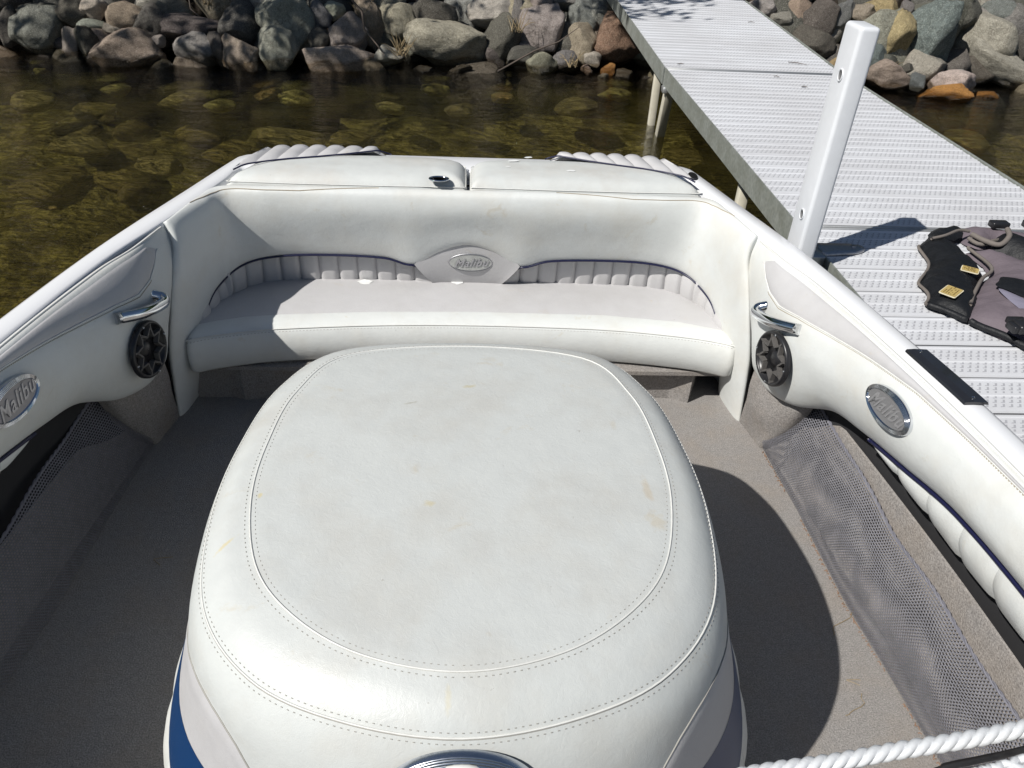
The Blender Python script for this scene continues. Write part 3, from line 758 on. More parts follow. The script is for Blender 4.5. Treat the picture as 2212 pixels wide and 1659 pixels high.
def dock_section(name, y0, n, pitch, lab, cat, slope=0.0):
    root = empty(name, ((DX0 + DX1) / 2, y0, 0.5)); tag(root, lab, cat, 'sections of the dock')
    y1 = y0 + n * pitch
    zf = lambda y: 0.5 + (y - y0) * slope
    for k in range(n):
        o = bpy.data.objects.new('plank', PL); COL.objects.link(o); o.parent = root
        yc = y0 + (k + .5) * pitch; rk = random.Random(k + int(y0 * 10))
        o.location = (rk.uniform(-.0015, .0015), yc - y0, zf(yc) - .5 + rk.uniform(-.0008, .0008)); o.rotation_euler = (math.atan(slope), 0, 0)
    for side, xx in ((0, DX0), (1, DX1)):
        s = -1 if side == 0 else 1
        b = MB()
        def bar(xa, xb, za, zb):
            v = [(xa, y0 - .01, zf(y0) + za), (xb, y0 - .01, zf(y0) + za), (xb, y1 + .01, zf(y1) + za), (xa, y1 + .01, zf(y1) + za),
                 (xa, y0 - .01, zf(y0) + zb), (xb, y0 - .01, zf(y0) + zb), (xb, y1 + .01, zf(y1) + zb), (xa, y1 + .01, zf(y1) + zb)]
            b.add(v, [(0, 3, 2, 1), (4, 5, 6, 7), (0, 1, 5, 4), (1, 2, 6, 5), (2, 3, 7, 6), (3, 0, 4, 7)])
        bar(xx, xx - s * .006, -.105, .006)
        bar(xx - s * .0065, xx - s * .040, -.105, -.100)
        b.build('side_beam', M['galv'], root)
    b = MB().box(DX0 + .02, DX1 - .02, y0 - .014, y0 - .002, zf(y0) - .09, zf(y0) + .001)
    b.build('end_beam', M['alu'], root, bevel=.002, seg=1)
    b = MB().box(DX0 + .02, DX1 - .02, y1 + .002, y1 + .014, zf(y1) - .09, zf(y1) + .001)
    b.build('end_beam', M['alu'], root, bevel=.002, seg=1)
    return root
def leg(root, p0, p1, w=.026):
    p0, p1 = Vector(p0), Vector(p1)
    d = (p1 - p0).normalized(); a = d.cross(Vector((0, 1, 0))).normalized(); b_ = d.cross(a).normalized()
    v = [p + a * sx * w + b_ * sy * w for p in (p0, p1) for sx, sy in ((-1, -1), (1, -1), (1, 1), (-1, 1))]
    MB().add(v, [(0, 1, 2, 3), (7, 6, 5, 4), (0, 4, 5, 1), (1, 5, 6, 2), (2, 6, 7, 3), (3, 7, 4, 0)])  .build('leg', M['leg'], root, bevel=.004, seg=1)
d1 = dock_section('dock_section', -0.82, 21, .172, 'near white plank dock section alongside the boat, under the life vest and white post', 'dock')
d2 = dock_section('dock_section', 2.83, 15, .170, 'middle white plank dock section between the joint strip and the sloping gangway', 'dock')
d3 = dock_section('gangway', 5.43, 17, .168, 'white plank gangway sloping up to the stones, leaf shade at its far end', 'gangway', .036)
for r_, x, y in ((d1, 1.40, 2.60), (d1, 2.48, 2.60), (d1, 1.40, .2), (d1, 2.48, .2), (d2, 2.48, 3.75), (d2, 1.405, 3.72)):
    leg(r_, (x, y, .42), (x, y, -1.0))
leg(d3, (1.395, 5.92, .43), (1.43, 6.03, -.9)); leg(d3, (2.48, 5.92, .43), (2.46, 6.03, -.9))
leg(d2, (1.352, 5.335, .41), (1.50, 6.1, -.55), .030); leg(d2, (2.50, 5.335, .41), (2.42, 6.1, -.55), .030)
for root_ in (d2,):
    MB().box(1.30, 1.36, 5.30, 5.37, .36, .40).build('leg_bracket', M['alu'], root_, bevel=.003, seg=1)
# bolted corner plate
pl = empty('mooring_bracket', (1.39, 2.585, .5)); tag(pl, 'grey rounded bracket plate bolted onto the dock beside the white post', 'bracket')
out = [(1.312, 2.535), (1.46, 2.560), (1.492, 2.585), (1.490, 2.612), (1.455, 2.628), (1.312, 2.628)]
sheet('plate', out, .02, lambda x, y, d: .512, M['dull_metal'], pl, drop=.011, curve=False)
tube('bolt', [(1.452, 2.600, .512), (1.452, 2.600, .520)], .010, M['alu'], pl, n=6)
MB().box(1.2145, 1.310, 2.508, 2.60, .36, .511).build('bracket_arm', M['dull_metal'], pl, bevel=.004)

# white mooring post with rounded edges
post = empty('mooring_post', (1.186, 2.50, .5)); tag(post, 'tall white plastic bumper post standing between the boat and the dock', 'post')
PX0, PX1, PY0, PY1 = 1.150, 1.214, 2.403, 2.522
MB().box(PX0, PX1, PY0, PY1, -.35, 1.300).build('post_body', M['white_plastic'], post, True, bevel=.013, seg=5)
for zz in (1.154, .697):
    o = tube('hole_shade_disc', [(PX0 - .0012, 2.452, zz), (PX0 + .002, 2.452, zz)], 0.0150, M['plate_grey'], post, n=20)  # flat disc, its grey painted for the shade inside a screw hole
    ring = [(PX0 - .0015, 2.452 + .0155 * math.cos(a), zz + .0175 * math.sin(a)) for a in np.linspace(0, 2 * math.pi, 24, endpoint=False)]
    tube('hole_rim', ring, 0.0025, M['white_plastic'], post, n=6, closed=True)
MB().box(1.2145, 1.245, 2.42, 2.49, .30, .49).build('mounting_strip', M['dull_metal'], post, bevel=.003)

# leaf and twig litter on the planks
def litter(name, x, y, z, l, a, lab, cat, m):
    d = Vector((math.cos(a), math.sin(a), 0)); p = Vector((x, y, z))
    tag(tube(name, [p, p + d * l * .5 + Vector((0, .006, .003)), p + d * l], [.0022, .003, .001], m, n=5), lab, cat)
litter('twig', 2.25, 5.66, .514, .13, -.5, 'small grey twig lying on the planks near the gangway joint', 'twig', M['twig'])
litter('leaf_scrap', 1.42, 5.50, .509, .05, .2, 'tiny dark leaf scrap at the left edge of the gangway', 'leaf', M['twig'])
litter('leaf_scrap', 2.02, 5.27, .505, .04, -.6, 'tiny grey leaf scrap just below the gangway joint', 'leaf', M['twig'])
litter('leaf_scrap', 2.12, 5.02, .505, .04, -.4, 'small leaf scrap on the fourth plank below the gangway joint', 'leaf', M['twig'])
litter('leaf_scrap', 2.24, 4.62, .505, .05, -.5, 'grey leaf scrap on the dock left of the top of the post', 'leaf', M['twig'])
litter('leaf_scrap', 2.32, 6.9, .556, .06, 0, 'pale leaf scrap halfway up the gangway', 'leaf', M['twig'])

# ================================================================== the boat
boat = empty('motorboat', (0, 1.0, 0))
tag(boat, 'white open motorboat with padded white vinyl cockpit and grey carpet, moored by the dock', 'boat')
OUT = [(1.255, -1.4), (1.255, -.6), (1.25, .2), (1.24, .8), (1.222, 1.26), (1.168, 1.65), (1.082, 2.12), (.962, 2.57), (.885, 2.87), (.858, 2.935), (.80, 2.962), (.60, 2.985), (.30, 2.99), (0, 2.99)]
INN = [(1.165, -1.4), (1.168, -.6), (1.17, .2), (1.168, .8), (1.143, 1.26), (1.098, 1.60), (1.028, 2.02), (.945, 2.32), (.862, 2.66), (.842, 2.76), (.80, 2.80), (.60, 2.80), (.30, 2.80), (0, 2.80)]
GZ = .683
N = 90
Ou = cr1(np.array(OUT), np.linspace(0, len(OUT) - 1, N)); In = cr1(np.array(INN), np.linspace(0, len(INN) - 1, N))
def sgn(v, s): v = np.array(v, float).copy(); v[0] *= s; return v
# gunwale: rounded cap strip going all round
def gunwale_prof(o, i):
    o = np.array([o[0], o[1]]); i = np.array([i[0], i[1]]); d = (o - i); L = np.linalg.norm(d); u = d / L
    pr = [(L + .004, -.10), (L + .010, -.055), (L + .010, -.030), (L + .002, -.016), (L - .006, -.004), (L - .018, 0.0), (L * .5, .0015), (.016, 0.0), (.006, -.004), (0, -.014), (0, -.05)]
    return [(i[0] + u[0] * a, i[1] + u[1] * a, GZ + z) for a, z in pr]
rows = [gunwale_prof(Ou[k], In[k]) for k in range(N)]
full = rows + [[(-p[0], p[1], p[2]) for p in r] for r in reversed(rows[:-1])]
vs = [p for r in full for p in r]; npf = len(full[0])
gun = mesh('gunwale', vs, grid_faces(len(full), npf, True), M['gel'], boat)
# hull below the gunwale
hp = [(1.003, -.095), (1.01, -.30), (1.012, -.60), (1.0, -.74), (.86, -.90), (.45, -1.0), (0, -1.05)]
hr = []
for k in range(N):
    hr.append([(Ou[k][0] * a, 1.0 + (Ou[k][1] - 1.0) * (1 if Ou[k][1] < 1 else (1 - (1 - a) * .2)), GZ + z) for a, z in hp])
full = hr + [[(-p[0], p[1], p[2]) for p in r] for r in reversed(hr[:-1])]
mesh('hull', [p for r in full for p in r], grid_faces(len(full), len(hp), True), M['gel'], boat)
rub = [(p[0] * 1.0, p[1], GZ - .045) for p in [(o[0] + .012, o[1]) for o in Ou if o[1] < 2.9]]
for s in (1, -1): tube('rub_rail', [(s * p[0], p[1], p[2]) for p in rub], .009, M['seam'], boat, n=8)
# deck under the sun pads
vs = []; 
for k in range(N):
    if In[k][1] > 2.61: vs.append(In[k])
vs = [(p[0], p[1], GZ - .03) for p in vs]; vs2 = vs + [(-p[0], p[1], p[2]) for p in reversed(vs[:-1])]
mesh('rear_deck', vs2, [tuple(range(len(vs2)))], M['gel'], boat, False)
tube('tie_cleat', [(.856, 2.822, GZ + .001), (.856, 2.822, GZ + .008)], .001, M['gloss_black'], boat)
ring = [(.858 + .020 * math.cos(a) * .8, 2.825 + .034 * math.sin(a), GZ + .002) for a in np.linspace(0, 2 * math.pi, 28, endpoint=False)]
MB().add([(p[0], p[1], GZ + .007) for p in ring] + [(.858 + (p[0] - .858) * 1.25, 2.825 + (p[1] - 2.825) * 1.2, GZ + .0005) for p in ring], [tuple(range(28))] + [(i, i + 28, (i + 1) % 28 + 28, (i + 1) % 28) for i in range(28)]).build('deck_light', M['gloss_black'], boat)

# glossy black step plates on both gunwales
def between(y, w, dz=0.0):
    o = np.array([np.interp(y, Ou[:50, 1], Ou[:50, 0]), y]); i = np.array([np.interp(y, In[:50, 1], In[:50, 0]), y])
    p = i + (o - i) * w; return (p[0], p[1], GZ + dz)
for s in (1, -1):
    b = MB(); ysq = np.linspace(1.372, 1.598, 10); v = []
    for y in ysq:
        for w, z in ((.20, .003), (.24, .009), (.5, .0105), (.92, .009), (.96, .003)):
            p = between(y, w, z); v.append((s * p[0], p[1], p[2]))
    b.add(v, grid_faces(10, 5, s > 0) + [tuple(range(5)), tuple(reversed(range(45, 50)))])
    st = b.build('step_plate', M['gloss_black'], boat)
    for y in (1.387, 1.583):
        p = between(y, .58, .0105); tube('screw', [(s * p[0], p[1], p[2]), (s * p[0], p[1], p[2] + .002)], .0045, M['chrome'], st, n=8)
    if s == 1: tag(st, 'black step plate on the dock side gunwale')

# ---- floor and side walls
fy = [-1.2, .0, .6, .9, 1.2, 1.5, 1.8, 2.05, 2.2, 2.6]; fx = [1.16, 1.16, 1.155, 1.15, 1.138, 1.115, 1.085, 1.060, 1.045, .95]
vs = [(x * t, y, 0.0) for y, x in zip(fy, fx) for t in np.linspace(-1, 1, 9)]
mesh('cockpit_floor', vs, grid_faces(len(fy), 9, True), M['carpet'], boat)
for s in (1, -1):
    C = [[(s * (x - .004), y, .0), (s * (x + .018), y, .07), (s * (x + .036), y, .18), (s * (x + .046), y, .295), (s * (x + .052), y, .30)] for y, x in zip(fy[:-1], fx[:-1])]
    C = [[(p[0], p[1], p[2] * (1 if s > 0 else .62)) for p in row] for row in C]  # water-side lining cut lower to bare the shade-black liner
    S_ = Surf(C); g = S_.grid(40, 14)
    mesh('side_lining', g.reshape(-1, 3), grid_faces(40, 14, s < 0), M['carpet_wall'], boat)
# back of the storage recess, coloured near-black to stand for its shade
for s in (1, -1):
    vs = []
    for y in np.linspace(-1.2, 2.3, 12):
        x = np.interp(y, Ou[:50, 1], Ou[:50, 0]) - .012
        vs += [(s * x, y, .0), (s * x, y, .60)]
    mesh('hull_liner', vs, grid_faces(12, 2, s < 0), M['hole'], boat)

# ---- padded side panels
PY = [2.24, 2.12, 2.0, 1.88, 1.75, 1.6, 1.4, 1.2, .9, .5, 0, -.6]
PP = [[(.952, .676), (.944, .668), (.930, .62), (.920, .56), (.922, .49), (.935, .38), (.968, .265), (1.03, .27)],
      [(.985, .677), (.967, .671), (.945, .625), (.934, .565), (.936, .48), (.948, .375), (.985, .262), (1.05, .275)],
      [(1.025, .677), (1.000, .673), (.966, .628), (.944, .575), (.941, .48), (.952, .375), (.992, .266), (1.07, .29)],
      [(1.050, .678), (1.026, .673), (.992, .633), (.962, .580), (.955, .49), (.972, .38), (1.024, .300), (1.10, .325)],
      [(1.074, .678), (1.052, .674), (1.026, .640), (1.004, .592), (.996, .515), (1.025, .425), (1.082, .375), (1.14, .40)],
      [(1.098, .678), (1.076, .675), (1.056, .646), (1.040, .605), (1.033, .54), (1.055, .465), (1.098, .415), (1.16, .44)],
      [(1.125, .679), (1.104, .676), (1.086, .652), (1.070, .618), (1.062, .56), (1.075, .503), (1.110, .460), (1.17, .475)],
      [(1.146, .679), (1.126, .677), (1.110, .655), (1.096, .625), (1.088, .575), (1.098, .530), (1.132, .492), (1.19, .505)],
      [(1.167, .679), (1.148, .677), (1.132, .655), (1.118, .625), (1.110, .575), (1.116, .538), (1.148, .502), (1.20, .515)],
      [(1.170, .679), (1.152, .677), (1.136, .655), (1.122, .625), (1.114, .575), (1.120, .538), (1.152, .502), (1.20, .515)],
      [(1.170, .679), (1.152, .677), (1.136, .655), (1.122, .625), (1.114, .575), (1.120, .538), (1.152, .502), (1.20, .515)],
      [(1.165, .679), (1.148, .677), (1.132, .655), (1.118, .625), (1.110, .575), (1.116, .538), (1.148, .502), (1.20, .515)]]
ROW0 = [(.956, 2.290, .676), (.950, 2.300, .660), (.936, 2.285, .612), (.933, 2.240, .55), (.944, 2.200, .46), (.968, 2.170, .35), (1.002, 2.165, .235), (1.05, 2.18, .25)]
PS = {s: Surf([[(s * x, y, z) for x, y, z in ROW0]] + [[(s * x, y, z) for x, z in row] for y, row in zip(PY[1:], PP[1:])]) for s in (1, -1)}
def y2s(y):  # station parameter for a y
    return float(np.interp(-y, [-v for v in PY], range(len(PY))))
def yz2t(s, y, z):
    st = y2s(y); T = np.linspace(1, 6, 120); Z = [PS[s](st, t)[2] for t in T]; return st, float(T[int(np.argmin([abs(q - z) for q in Z]))])
def badge(name, c, n, up, ra, rb, parent, face, text, tsize, lmat, rim='chrome', rings=5, thick=.010, label=None):
    """oval badge: stepped metal rim, flat face, raised lettering"""
    c = Vector(c); n = Vector(n).normalized(); right = Vector(up).cross(n).normalized(); u = n.cross(right).normalized()
    K = 48; prof = [(1.0, -.004), (1.0, .001)]
    for k in range(rings):
        a = 1.0 - .045 - k * .047; prof += [(a + .02, thick * (.55 + .09 * k)), (a, thick * (.75 + .09 * k)), (a - .006, thick * (.55 + .09 * k))]
    prof += [(1.0 - .05 - rings * .047, thick * .75)]
    vs = []
    for a_, h in prof:
        for k in range(K):
            w = 2 * math.pi * k / K; q = 1 - (1 - a_) * 1.0
            vs.append(c + right * math.cos(w) * (ra - (1 - a_) * rb * 1.1) + u * math.sin(w) * (rb - (1 - a_) * rb * 1.1) + n * h)
    fs = [(i * K + k, i * K + (k + 1) % K, (i + 1) * K + (k + 1) % K, (i + 1) * K + k) for i in range(len(prof) - 1) for k in range(K)]
    root = mesh(name, vs, fs, M[rim], parent)
    if label: tag(root, label)
    sc = 1.0 - .05 - rings * .047
    q = [c + right * math.cos(2 * math.pi * k / K) * (ra - (1 - sc) * rb * 1.1) + u * math.sin(2 * math.pi * k / K) * (rb - (1 - sc) * rb * 1.1) + n * thick * .78 for k in range(K)]
    mesh('badge_face', q, [tuple(range(K))], face, root, False)
    if text:
        cu = bpy.data.curves.new('lettering', 'FONT'); cu.body = text; cu.size = tsize; cu.shear = .45; cu.extrude = .0012; cu.offset = .0006
        cu.align_x = 'CENTER'; cu.align_y = 'CENTER'; cu.space_character = 1.12
        tmp = bpy.data.objects.new('tmp', cu); COL.objects.link(tmp); bpy.context.view_layer.update()
        me = bpy.data.meshes.new_from_object(tmp.evaluated_get(bpy.context.evaluated_depsgraph_get())); bpy.data.objects.remove(tmp)
        me.name = 'lettering'; me.materials.clear(); me.materials.append(lmat)
        for v in me.vertices: v.co = c + right * v.co.x * 1.0 + u * (v.co.y * 1.15 + v.co.x * .06) + n * (thick * .78 + .0012 + v.co.z)
        link('lettering', me, root)
    return root, right, u, n
for s in (1, -1):
    S = PS[s]
    g = S.grid(150, 46)
    pan = mesh('side_panel', g.reshape(-1, 3), grid_faces(150, 46, s < 0), M['vinyl'], boat)
    tag(pan, 'padded side panel along the dock side' if s > 0 else 'padded side panel along the water side, in shade')
    # grey insert: from y 2.13 to the far front, its lower edge rising to the seam
    ly = [2.175, 2.13, 2.08, 2.0, 1.9, 1.77, 1.6, 1.45, 1.2, .95, .7]
    lz = [.645, .612, .592, .586, .606, .622, .645, .661, .668, .672, .674]
    def t_of(sp, z, S=S):
        lo_, hi_ = 1.02, 4.0
        for _ in range(24):
            m_ = (lo_ + hi_) / 2
            if S(sp, m_)[2] > z: lo_ = m_
            else: hi_ = m_
        return lo_
    sv = np.linspace(y2s(2.172), y2s(.72), 90)
    def yy(sp): return float(np.interp(sp, range(len(PY)), PY))
    lo_f = lambda sp: 1.12 if sp > sv[3] else 1.12 + (sv[3] - sp) / (sv[3] - sv[0]) * .5
    hi_f = lambda sp: max(lo_f(sp) + .03, t_of(sp, float(np.interp(-yy(sp), [-q for q in ly], lz))))
    ins = patch('grey_insert', S, sv, lo_f, hi_f, 14, M['grey_vinyl'], pan, .0015, .004, sgn=-s, flip=s < 0)
    edge = [S(q, hi_f(q)) - s * S.nrm(q, hi_f(q)) * .001 for q in sv] 
    head = [S(sv[0], lo_f(sv[0]) + (hi_f(sv[0]) - lo_f(sv[0])) * k / 6) for k in range(6)]
    tube('piping', [Vector(p) for p in head + edge], .0022, M['seam'], pan, n=6)
    tube('piping', [S(q, .42) - s * S.nrm(q, .42) * .001 for q in np.linspace(.1, 10.5, 90)], .0030, M['seam'], pan, n=6)
    b = MB()
    for q in np.arange(sv[8], sv[-1], .030):
        t_ = hi_f(q) + .10; p = Vector(S(q, t_)); p2 = Vector(S(q + .014, t_ + .02)); nn = Vector(-s * S.nrm(q, t_))
        b.tube([p + nn * .0008, p2 + nn * .0008], .0011, 4)
    st = b.build('stitching', M['stitch_tan'], pan); st['kind'] = 'stuff'
    # piping along the lower edge, front half
    tube('navy_piping', [S(q, 5.85) + np.array([-s * .004, 0, -.004]) for q in np.linspace(y2s(1.56), 10.6, 60)], .0050, M['pipe'], pan, n=8)
    # pleated cushion under that piping
    ypl = [1.56]; 
    while ypl[-1] > -.5: ypl.append(ypl[-1] - .125)
    for k in range(len(ypl) - 1):
        ya, yb = ypl[k], ypl[k + 1]; vs = []; nu = 9; nv = 8
        for i in range(nu):
            w = i / (nu - 1); y = ya + (yb - ya) * w; q = y2s(y); b0 = S(q, 6.05)
            grow = min(1, max(0.03, (1.58 - y) / .38)); bul = (1 - abs(2 * w - 1) ** 5) * .009
            for j in range(nv):
                v_ = j / (nv - 1)
                x = b0[0] - s * .004 + s * grow * (-.006 * math.sin(v_ * math.pi) + .035 * v_ * v_) - s * bul * math.sin(min(1, v_ * 1.2) * math.pi / 2 + .3)
                vs.append((x, y, b0[2] - grow * .118 * v_))
        mesh('pleat', vs, grid_faces(nu, nv, s > 0), M['vinyl'], pan)
    # carpeted corner post between panel, bench and net
    A, B_, C_, D_ = (.972, 2.12, .285), (1.046, 1.875, .318), (1.032, 2.035, -.004), (1.004, 2.185, -.004)
    C = []
    for k, w in enumerate(np.linspace(0, 1, 4)):
        top = np.array(A) * (1 - w) + np.array(B_) * w; bot = np.array(D_) * (1 - w) + np.array(C_) * w
        mid = (top + bot) / 2 + np.array([-.018 * math.sin(math.pi * w) + .012 * (w > .9), -.012, 0])
        C.append([top + np.array([.01, 0, .02]), (top + mid) / 2, mid, (mid + bot) / 2, bot])
    C.append([np.array(q) + np.array([.045, -.004, 0]) for q in C[-1]])
    C = [[(s * p[0], p[1], p[2]) for p in row] for row in C]
    g = Surf(C).grid(26, 18); mesh('corner_lining', g.reshape(-1, 3), grid_faces(26, 18, s > 0), M['carpet_wall'], boat)
    # net pocket
    ny_ = np.linspace(2.035, -.7, 80); nv = 14; vs = []; uv = []
    L = 0
    for i, y in enumerate(ny_):
        xb = np.interp(-y, [-2.05, -1.7, -1.36, -1.17, -.89, -.3, .7], [1.040, 1.058, 1.066, 1.085, 1.108, 1.125, 1.13])
        xt = np.interp(-y, [-2.04, -1.97, -1.8, -1.47, -1.14, -.88, -.3, .7], [1.055, 1.105, 1.128, 1.143, 1.160, 1.170, 1.178, 1.18])
        zt = np.interp(-y, [-2.04, -1.90, -1.75, -1.4, .7], [.10, .285, .27, .235, .225])
        for j in range(nv):
            v_ = j / (nv - 1); sag = math.sin(v_ * math.pi)
            rip = .5 * (.010 * noise.noise(Vector((y * 5, v_ * 1.5, s))) + .007 * noise.noise(Vector((y * 13, v_ * 2.5 + y * 3, s + 5)))) * (sag + .15)
            vs.append((s * (xb + (xt - xb) * v_ - .022 * sag + rip), y, .003 + zt * v_ + .006 * math.sin(y * 17) * v_)); uv.append((-y, v_ * .26))
    net = mesh('net_pocket', vs, grid_faces(80, nv, s > 0), M['net'], boat)
    uvl = net.data.uv_layers.new(name='UVMap')
    for lp in net.data.loops: uvl.data[lp.index].uv = uv[lp.vertex_index]
    tp = [vs[i * nv + nv - 1] for i in range(80)]
    P = resample(np.array(tp), 420, False, False)
    b = MB()
    for ph in (0, math.pi): b.tube([(p[0] + s * .0018 * math.cos(i * .9 + ph), p[1], p[2] + .0030 * math.sin(i * .9 + ph)) for i, p in enumerate(P)], .0026, 5)
    b.build('net_hem', plain('net_hem_cord', (.17, .17, .20), .7) if 'netm' not in M else M['netm'], net)
    # grab handle
    def on(y, z, lift):
        sp, t_ = yz2t(s, y, z); return Vector(S(sp, t_) - s * S.nrm(sp, t_) * lift * 1.0)
    a0, a1, a2, a3, a4 = on(2.070, .548, -.01), on(2.078, .532, .020), on(2.045, .530, .031), on(1.95, .556, .028), on(1.866, .582, .006)
    hp_ = cr1(np.array([a0, a1, a2, a3, a4]), np.linspace(0, 4, 30))
    hd = tube('grab_handle', [Vector(p) for p in hp_], [.0165] * 30, M['chrome'], boat, n=16)
    tag(hd, 'chrome grab handle on the ' + ('dock' if s > 0 else 'water') + ' side')
    # speaker
    _sp, _t = yz2t(s, 1.938 if s < 0 else 1.918, .440 if s < 0 else .449); _n = -s * S.nrm(_sp, _t); c = Vector(S(_sp, _t) + _n * .004); n = (Vector((s * -.968, -.20, .10)).normalized() * 1.5 + Vector(_n)).normalized(); up = Vector((0, 0, 1))
    right = up.cross(n).normalized(); u = n.cross(right).normalized(); R_ = .083
    pos_ = lambda r, a, h: c + right * math.cos(a) * r + u * math.sin(a) * r + n * h
    K = 40
    prof = [(1.04, -.002), (1.03, .008), (.985, .013), (.93, .012), (.90, .009), (.885, .0), (.6, -.004), (.30, -.006), (.28, -.002), (.14, .002), (0.01, .003)]
    vs = [pos_(R_ * r_, 2 * math.pi * k / K, h + .012) for r_, h in prof for k in range(K)]
    sp_ = mesh('speaker', vs, [(i * K + k, i * K + (k + 1) % K, (i + 1) * K + (k + 1) % K, (i + 1) * K + k) for i in range(len(prof) - 1) for k in range(K)], M['black'], boat)
    tag(sp_, 'round black speaker on the ' + ('dock' if s > 0 else 'water') + ' side')
    b = MB(); star = []
    for k in range(16):
        a = 2 * math.pi * (k + .5) / 16 * 1.0 + .2; star.append((R_ * (.80 if k % 2 == 0 else .50), a))
    def flatbar(p, q, w, h0, h1):
        (r0, a0_), (r1, a1_) = p, q; P0 = pos_(r0, a0_, 0); P1 = pos_(r1, a1_, 0); d = (P1 - P0).normalized(); e = n.cross(d) * w
        v = [P0 - e + n * h0, P0 + e + n * h0, P1 + e + n * h0, P1 - e + n * h0, P0 - e * .5 + n * h1, P0 + e * .5 + n * h1, P1 + e * .5 + n * h1, P1 - e * .5 + n * h1]
        b.add(v, [(0, 3, 2, 1), (4, 5, 6, 7), (0, 1, 5, 4), (1, 2, 6, 5), (2, 3, 7, 6), (3, 0, 4, 7)])
    for k in range(16): flatbar(star[k], star[(k + 1) % 16], .0052, .010, .024)
    for k in range(0, 16, 2): flatbar(star[k], (R_ * .96, star[k][1]), .005, .010, .024)
    b.build('speaker_grille', M['grille'], sp_)
    for a in (.1, math.pi / 2 + .1, math.pi + .1, -math.pi / 2 + .1):
        p = pos_(R_ * .955, a, .024); tube('screw', [p, p + n * .002], .0035, M['chrome'], sp_, n=8)
    # oval badge
    sp1, t1 = yz2t(s, 1.478, .588); cc = S(sp1, t1); nn = -s * S.nrm(sp1, t1)
    badge('side_badge', Vector(cc) + Vector(nn) * .002, nn, (0, 0, 1), .091, .046, boat, M['plate_grey' if s > 0 else 'badge_tan'], 'Malibu', .045, M['badge_letter' if s > 0 else 'dull_metal'], rings=5, thick=.012,
          label='oval metal badge with raised lettering on the ' + ('dock' if s > 0 else 'water') + ' side panel')

# ---- rear bench backrest: bolster wrapping round the corners
BR = [[(0, 2.600, .686), (0, 2.582, .699), (0, 2.556, .682), (0, 2.547, .63), (0, 2.566, .56), (0, 2.588, .492), (0, 2.63, .485)],
      [(.10, 2.600, .686), (.10, 2.582, .699), (.10, 2.556, .682), (.10, 2.547, .625), (.10, 2.568, .545), (.10, 2.592, .462), (.10, 2.63, .455)],
      [(.20, 2.600, .686), (.20, 2.582, .699), (.20, 2.556, .682), (.20, 2.547, .62), (.20, 2.568, .52), (.20, 2.602, .400), (.20, 2.64, .395)],
      [(.31, 2.600, .686), (.31, 2.582, .699), (.31, 2.556, .682), (.31, 2.547, .62), (.31, 2.570, .53), (.31, 2.606, .424), (.31, 2.65, .42)],
      [(.50, 2.600, .686), (.50, 2.582, .699), (.50, 2.556, .682), (.50, 2.547, .62), (.50, 2.570, .53), (.50, 2.608, .430), (.50, 2.65, .425)],
      [(.71, 2.598, .686), (.70, 2.577, .698), (.69, 2.552, .684), (.682, 2.546, .62), (.680, 2.562, .53), (.68, 2.596, .428), (.69, 2.64, .42)],
      [(.862, 2.588, .684), (.848, 2.568, .697), (.828, 2.543, .681), (.812, 2.530, .615), (.802, 2.536, .52), (.800, 2.562, .412), (.84, 2.60, .405)],
      [(.905, 2.495, .682), (.890, 2.482, .694), (.868, 2.464, .674), (.855, 2.455, .605), (.855, 2.460, .50), (.866, 2.480, .382), (.91, 2.50, .375)],
      [(.927, 2.405, .681), (.913, 2.393, .690), (.893, 2.380, .664), (.881, 2.370, .595), (.884, 2.372, .48), (.898, 2.385, .338), (.94, 2.40, .33)],
      [(.944, 2.330, .680), (.931, 2.318, .686), (.913, 2.304, .655), (.902, 2.290, .58), (.908, 2.285, .44), (.930, 2.295, .20), (.975, 2.36, -.01)],
      [(.951, 2.305, .679), (.942, 2.295, .680), (.926, 2.282, .640), (.915, 2.256, .565), (.924, 2.225, .43), (.952, 2.210, .20), (.985, 2.235, -.01)],
      [(.957, 2.292, .676), (.952, 2.298, .662), (.938, 2.285, .612), (.934, 2.242, .55), (.946, 2.198, .44), (.975, 2.168, .25), (1.004, 2.184, -.01)],
      [(.975, 2.300, .660), (.975, 2.305, .650), (.965, 2.30, .60), (.965, 2.27, .54), (.975, 2.235, .44), (1.005, 2.21, .25), (1.03, 2.22, -.01)]]
full = [[(-p[0], p[1], p[2]) for p in r] for r in reversed(BR[1:])] + BR
BS = Surf(full); NB = len(full)
g = BS.grid(190, 40)
back = mesh('bench_backrest', g.reshape(-1, 3), grid_faces(190, 40, True), M['vinyl'], boat)
tag(back, 'white padded backrest wrapping round the rear bench')
# seam that wanders across the top roll
for s in (1, -1):
    sq = np.linspace(6.8, 11.6, 60) - 6
    tt = lambda q: 1.25 + .8 * math.exp(-((q - 4.2) / 1.1) ** 2) + (.9 * max(0, q - 4.8) / 1.0 if q < 6 else .9 - .2 * (q - 6))
    pts = []
    for q in np.linspace(3.0, 7.6, 50):
        t_ = float(np.interp(q, [3.0, 3.7, 4.4, 5.0, 5.6, 6.3, 7.0, 7.6], [.95, 1.35, 1.75, 1.75, 1.65, 1.7, 1.35, .9]))
        pts.append(BS(12 + s * q, t_) - BS.nrm(12 + s * q, t_) * 0 + np.array([0, 0, .0005]))
    tube('seam', [Vector(p) for p in pts], .0016, M['stitch_tan'], back, n=5)
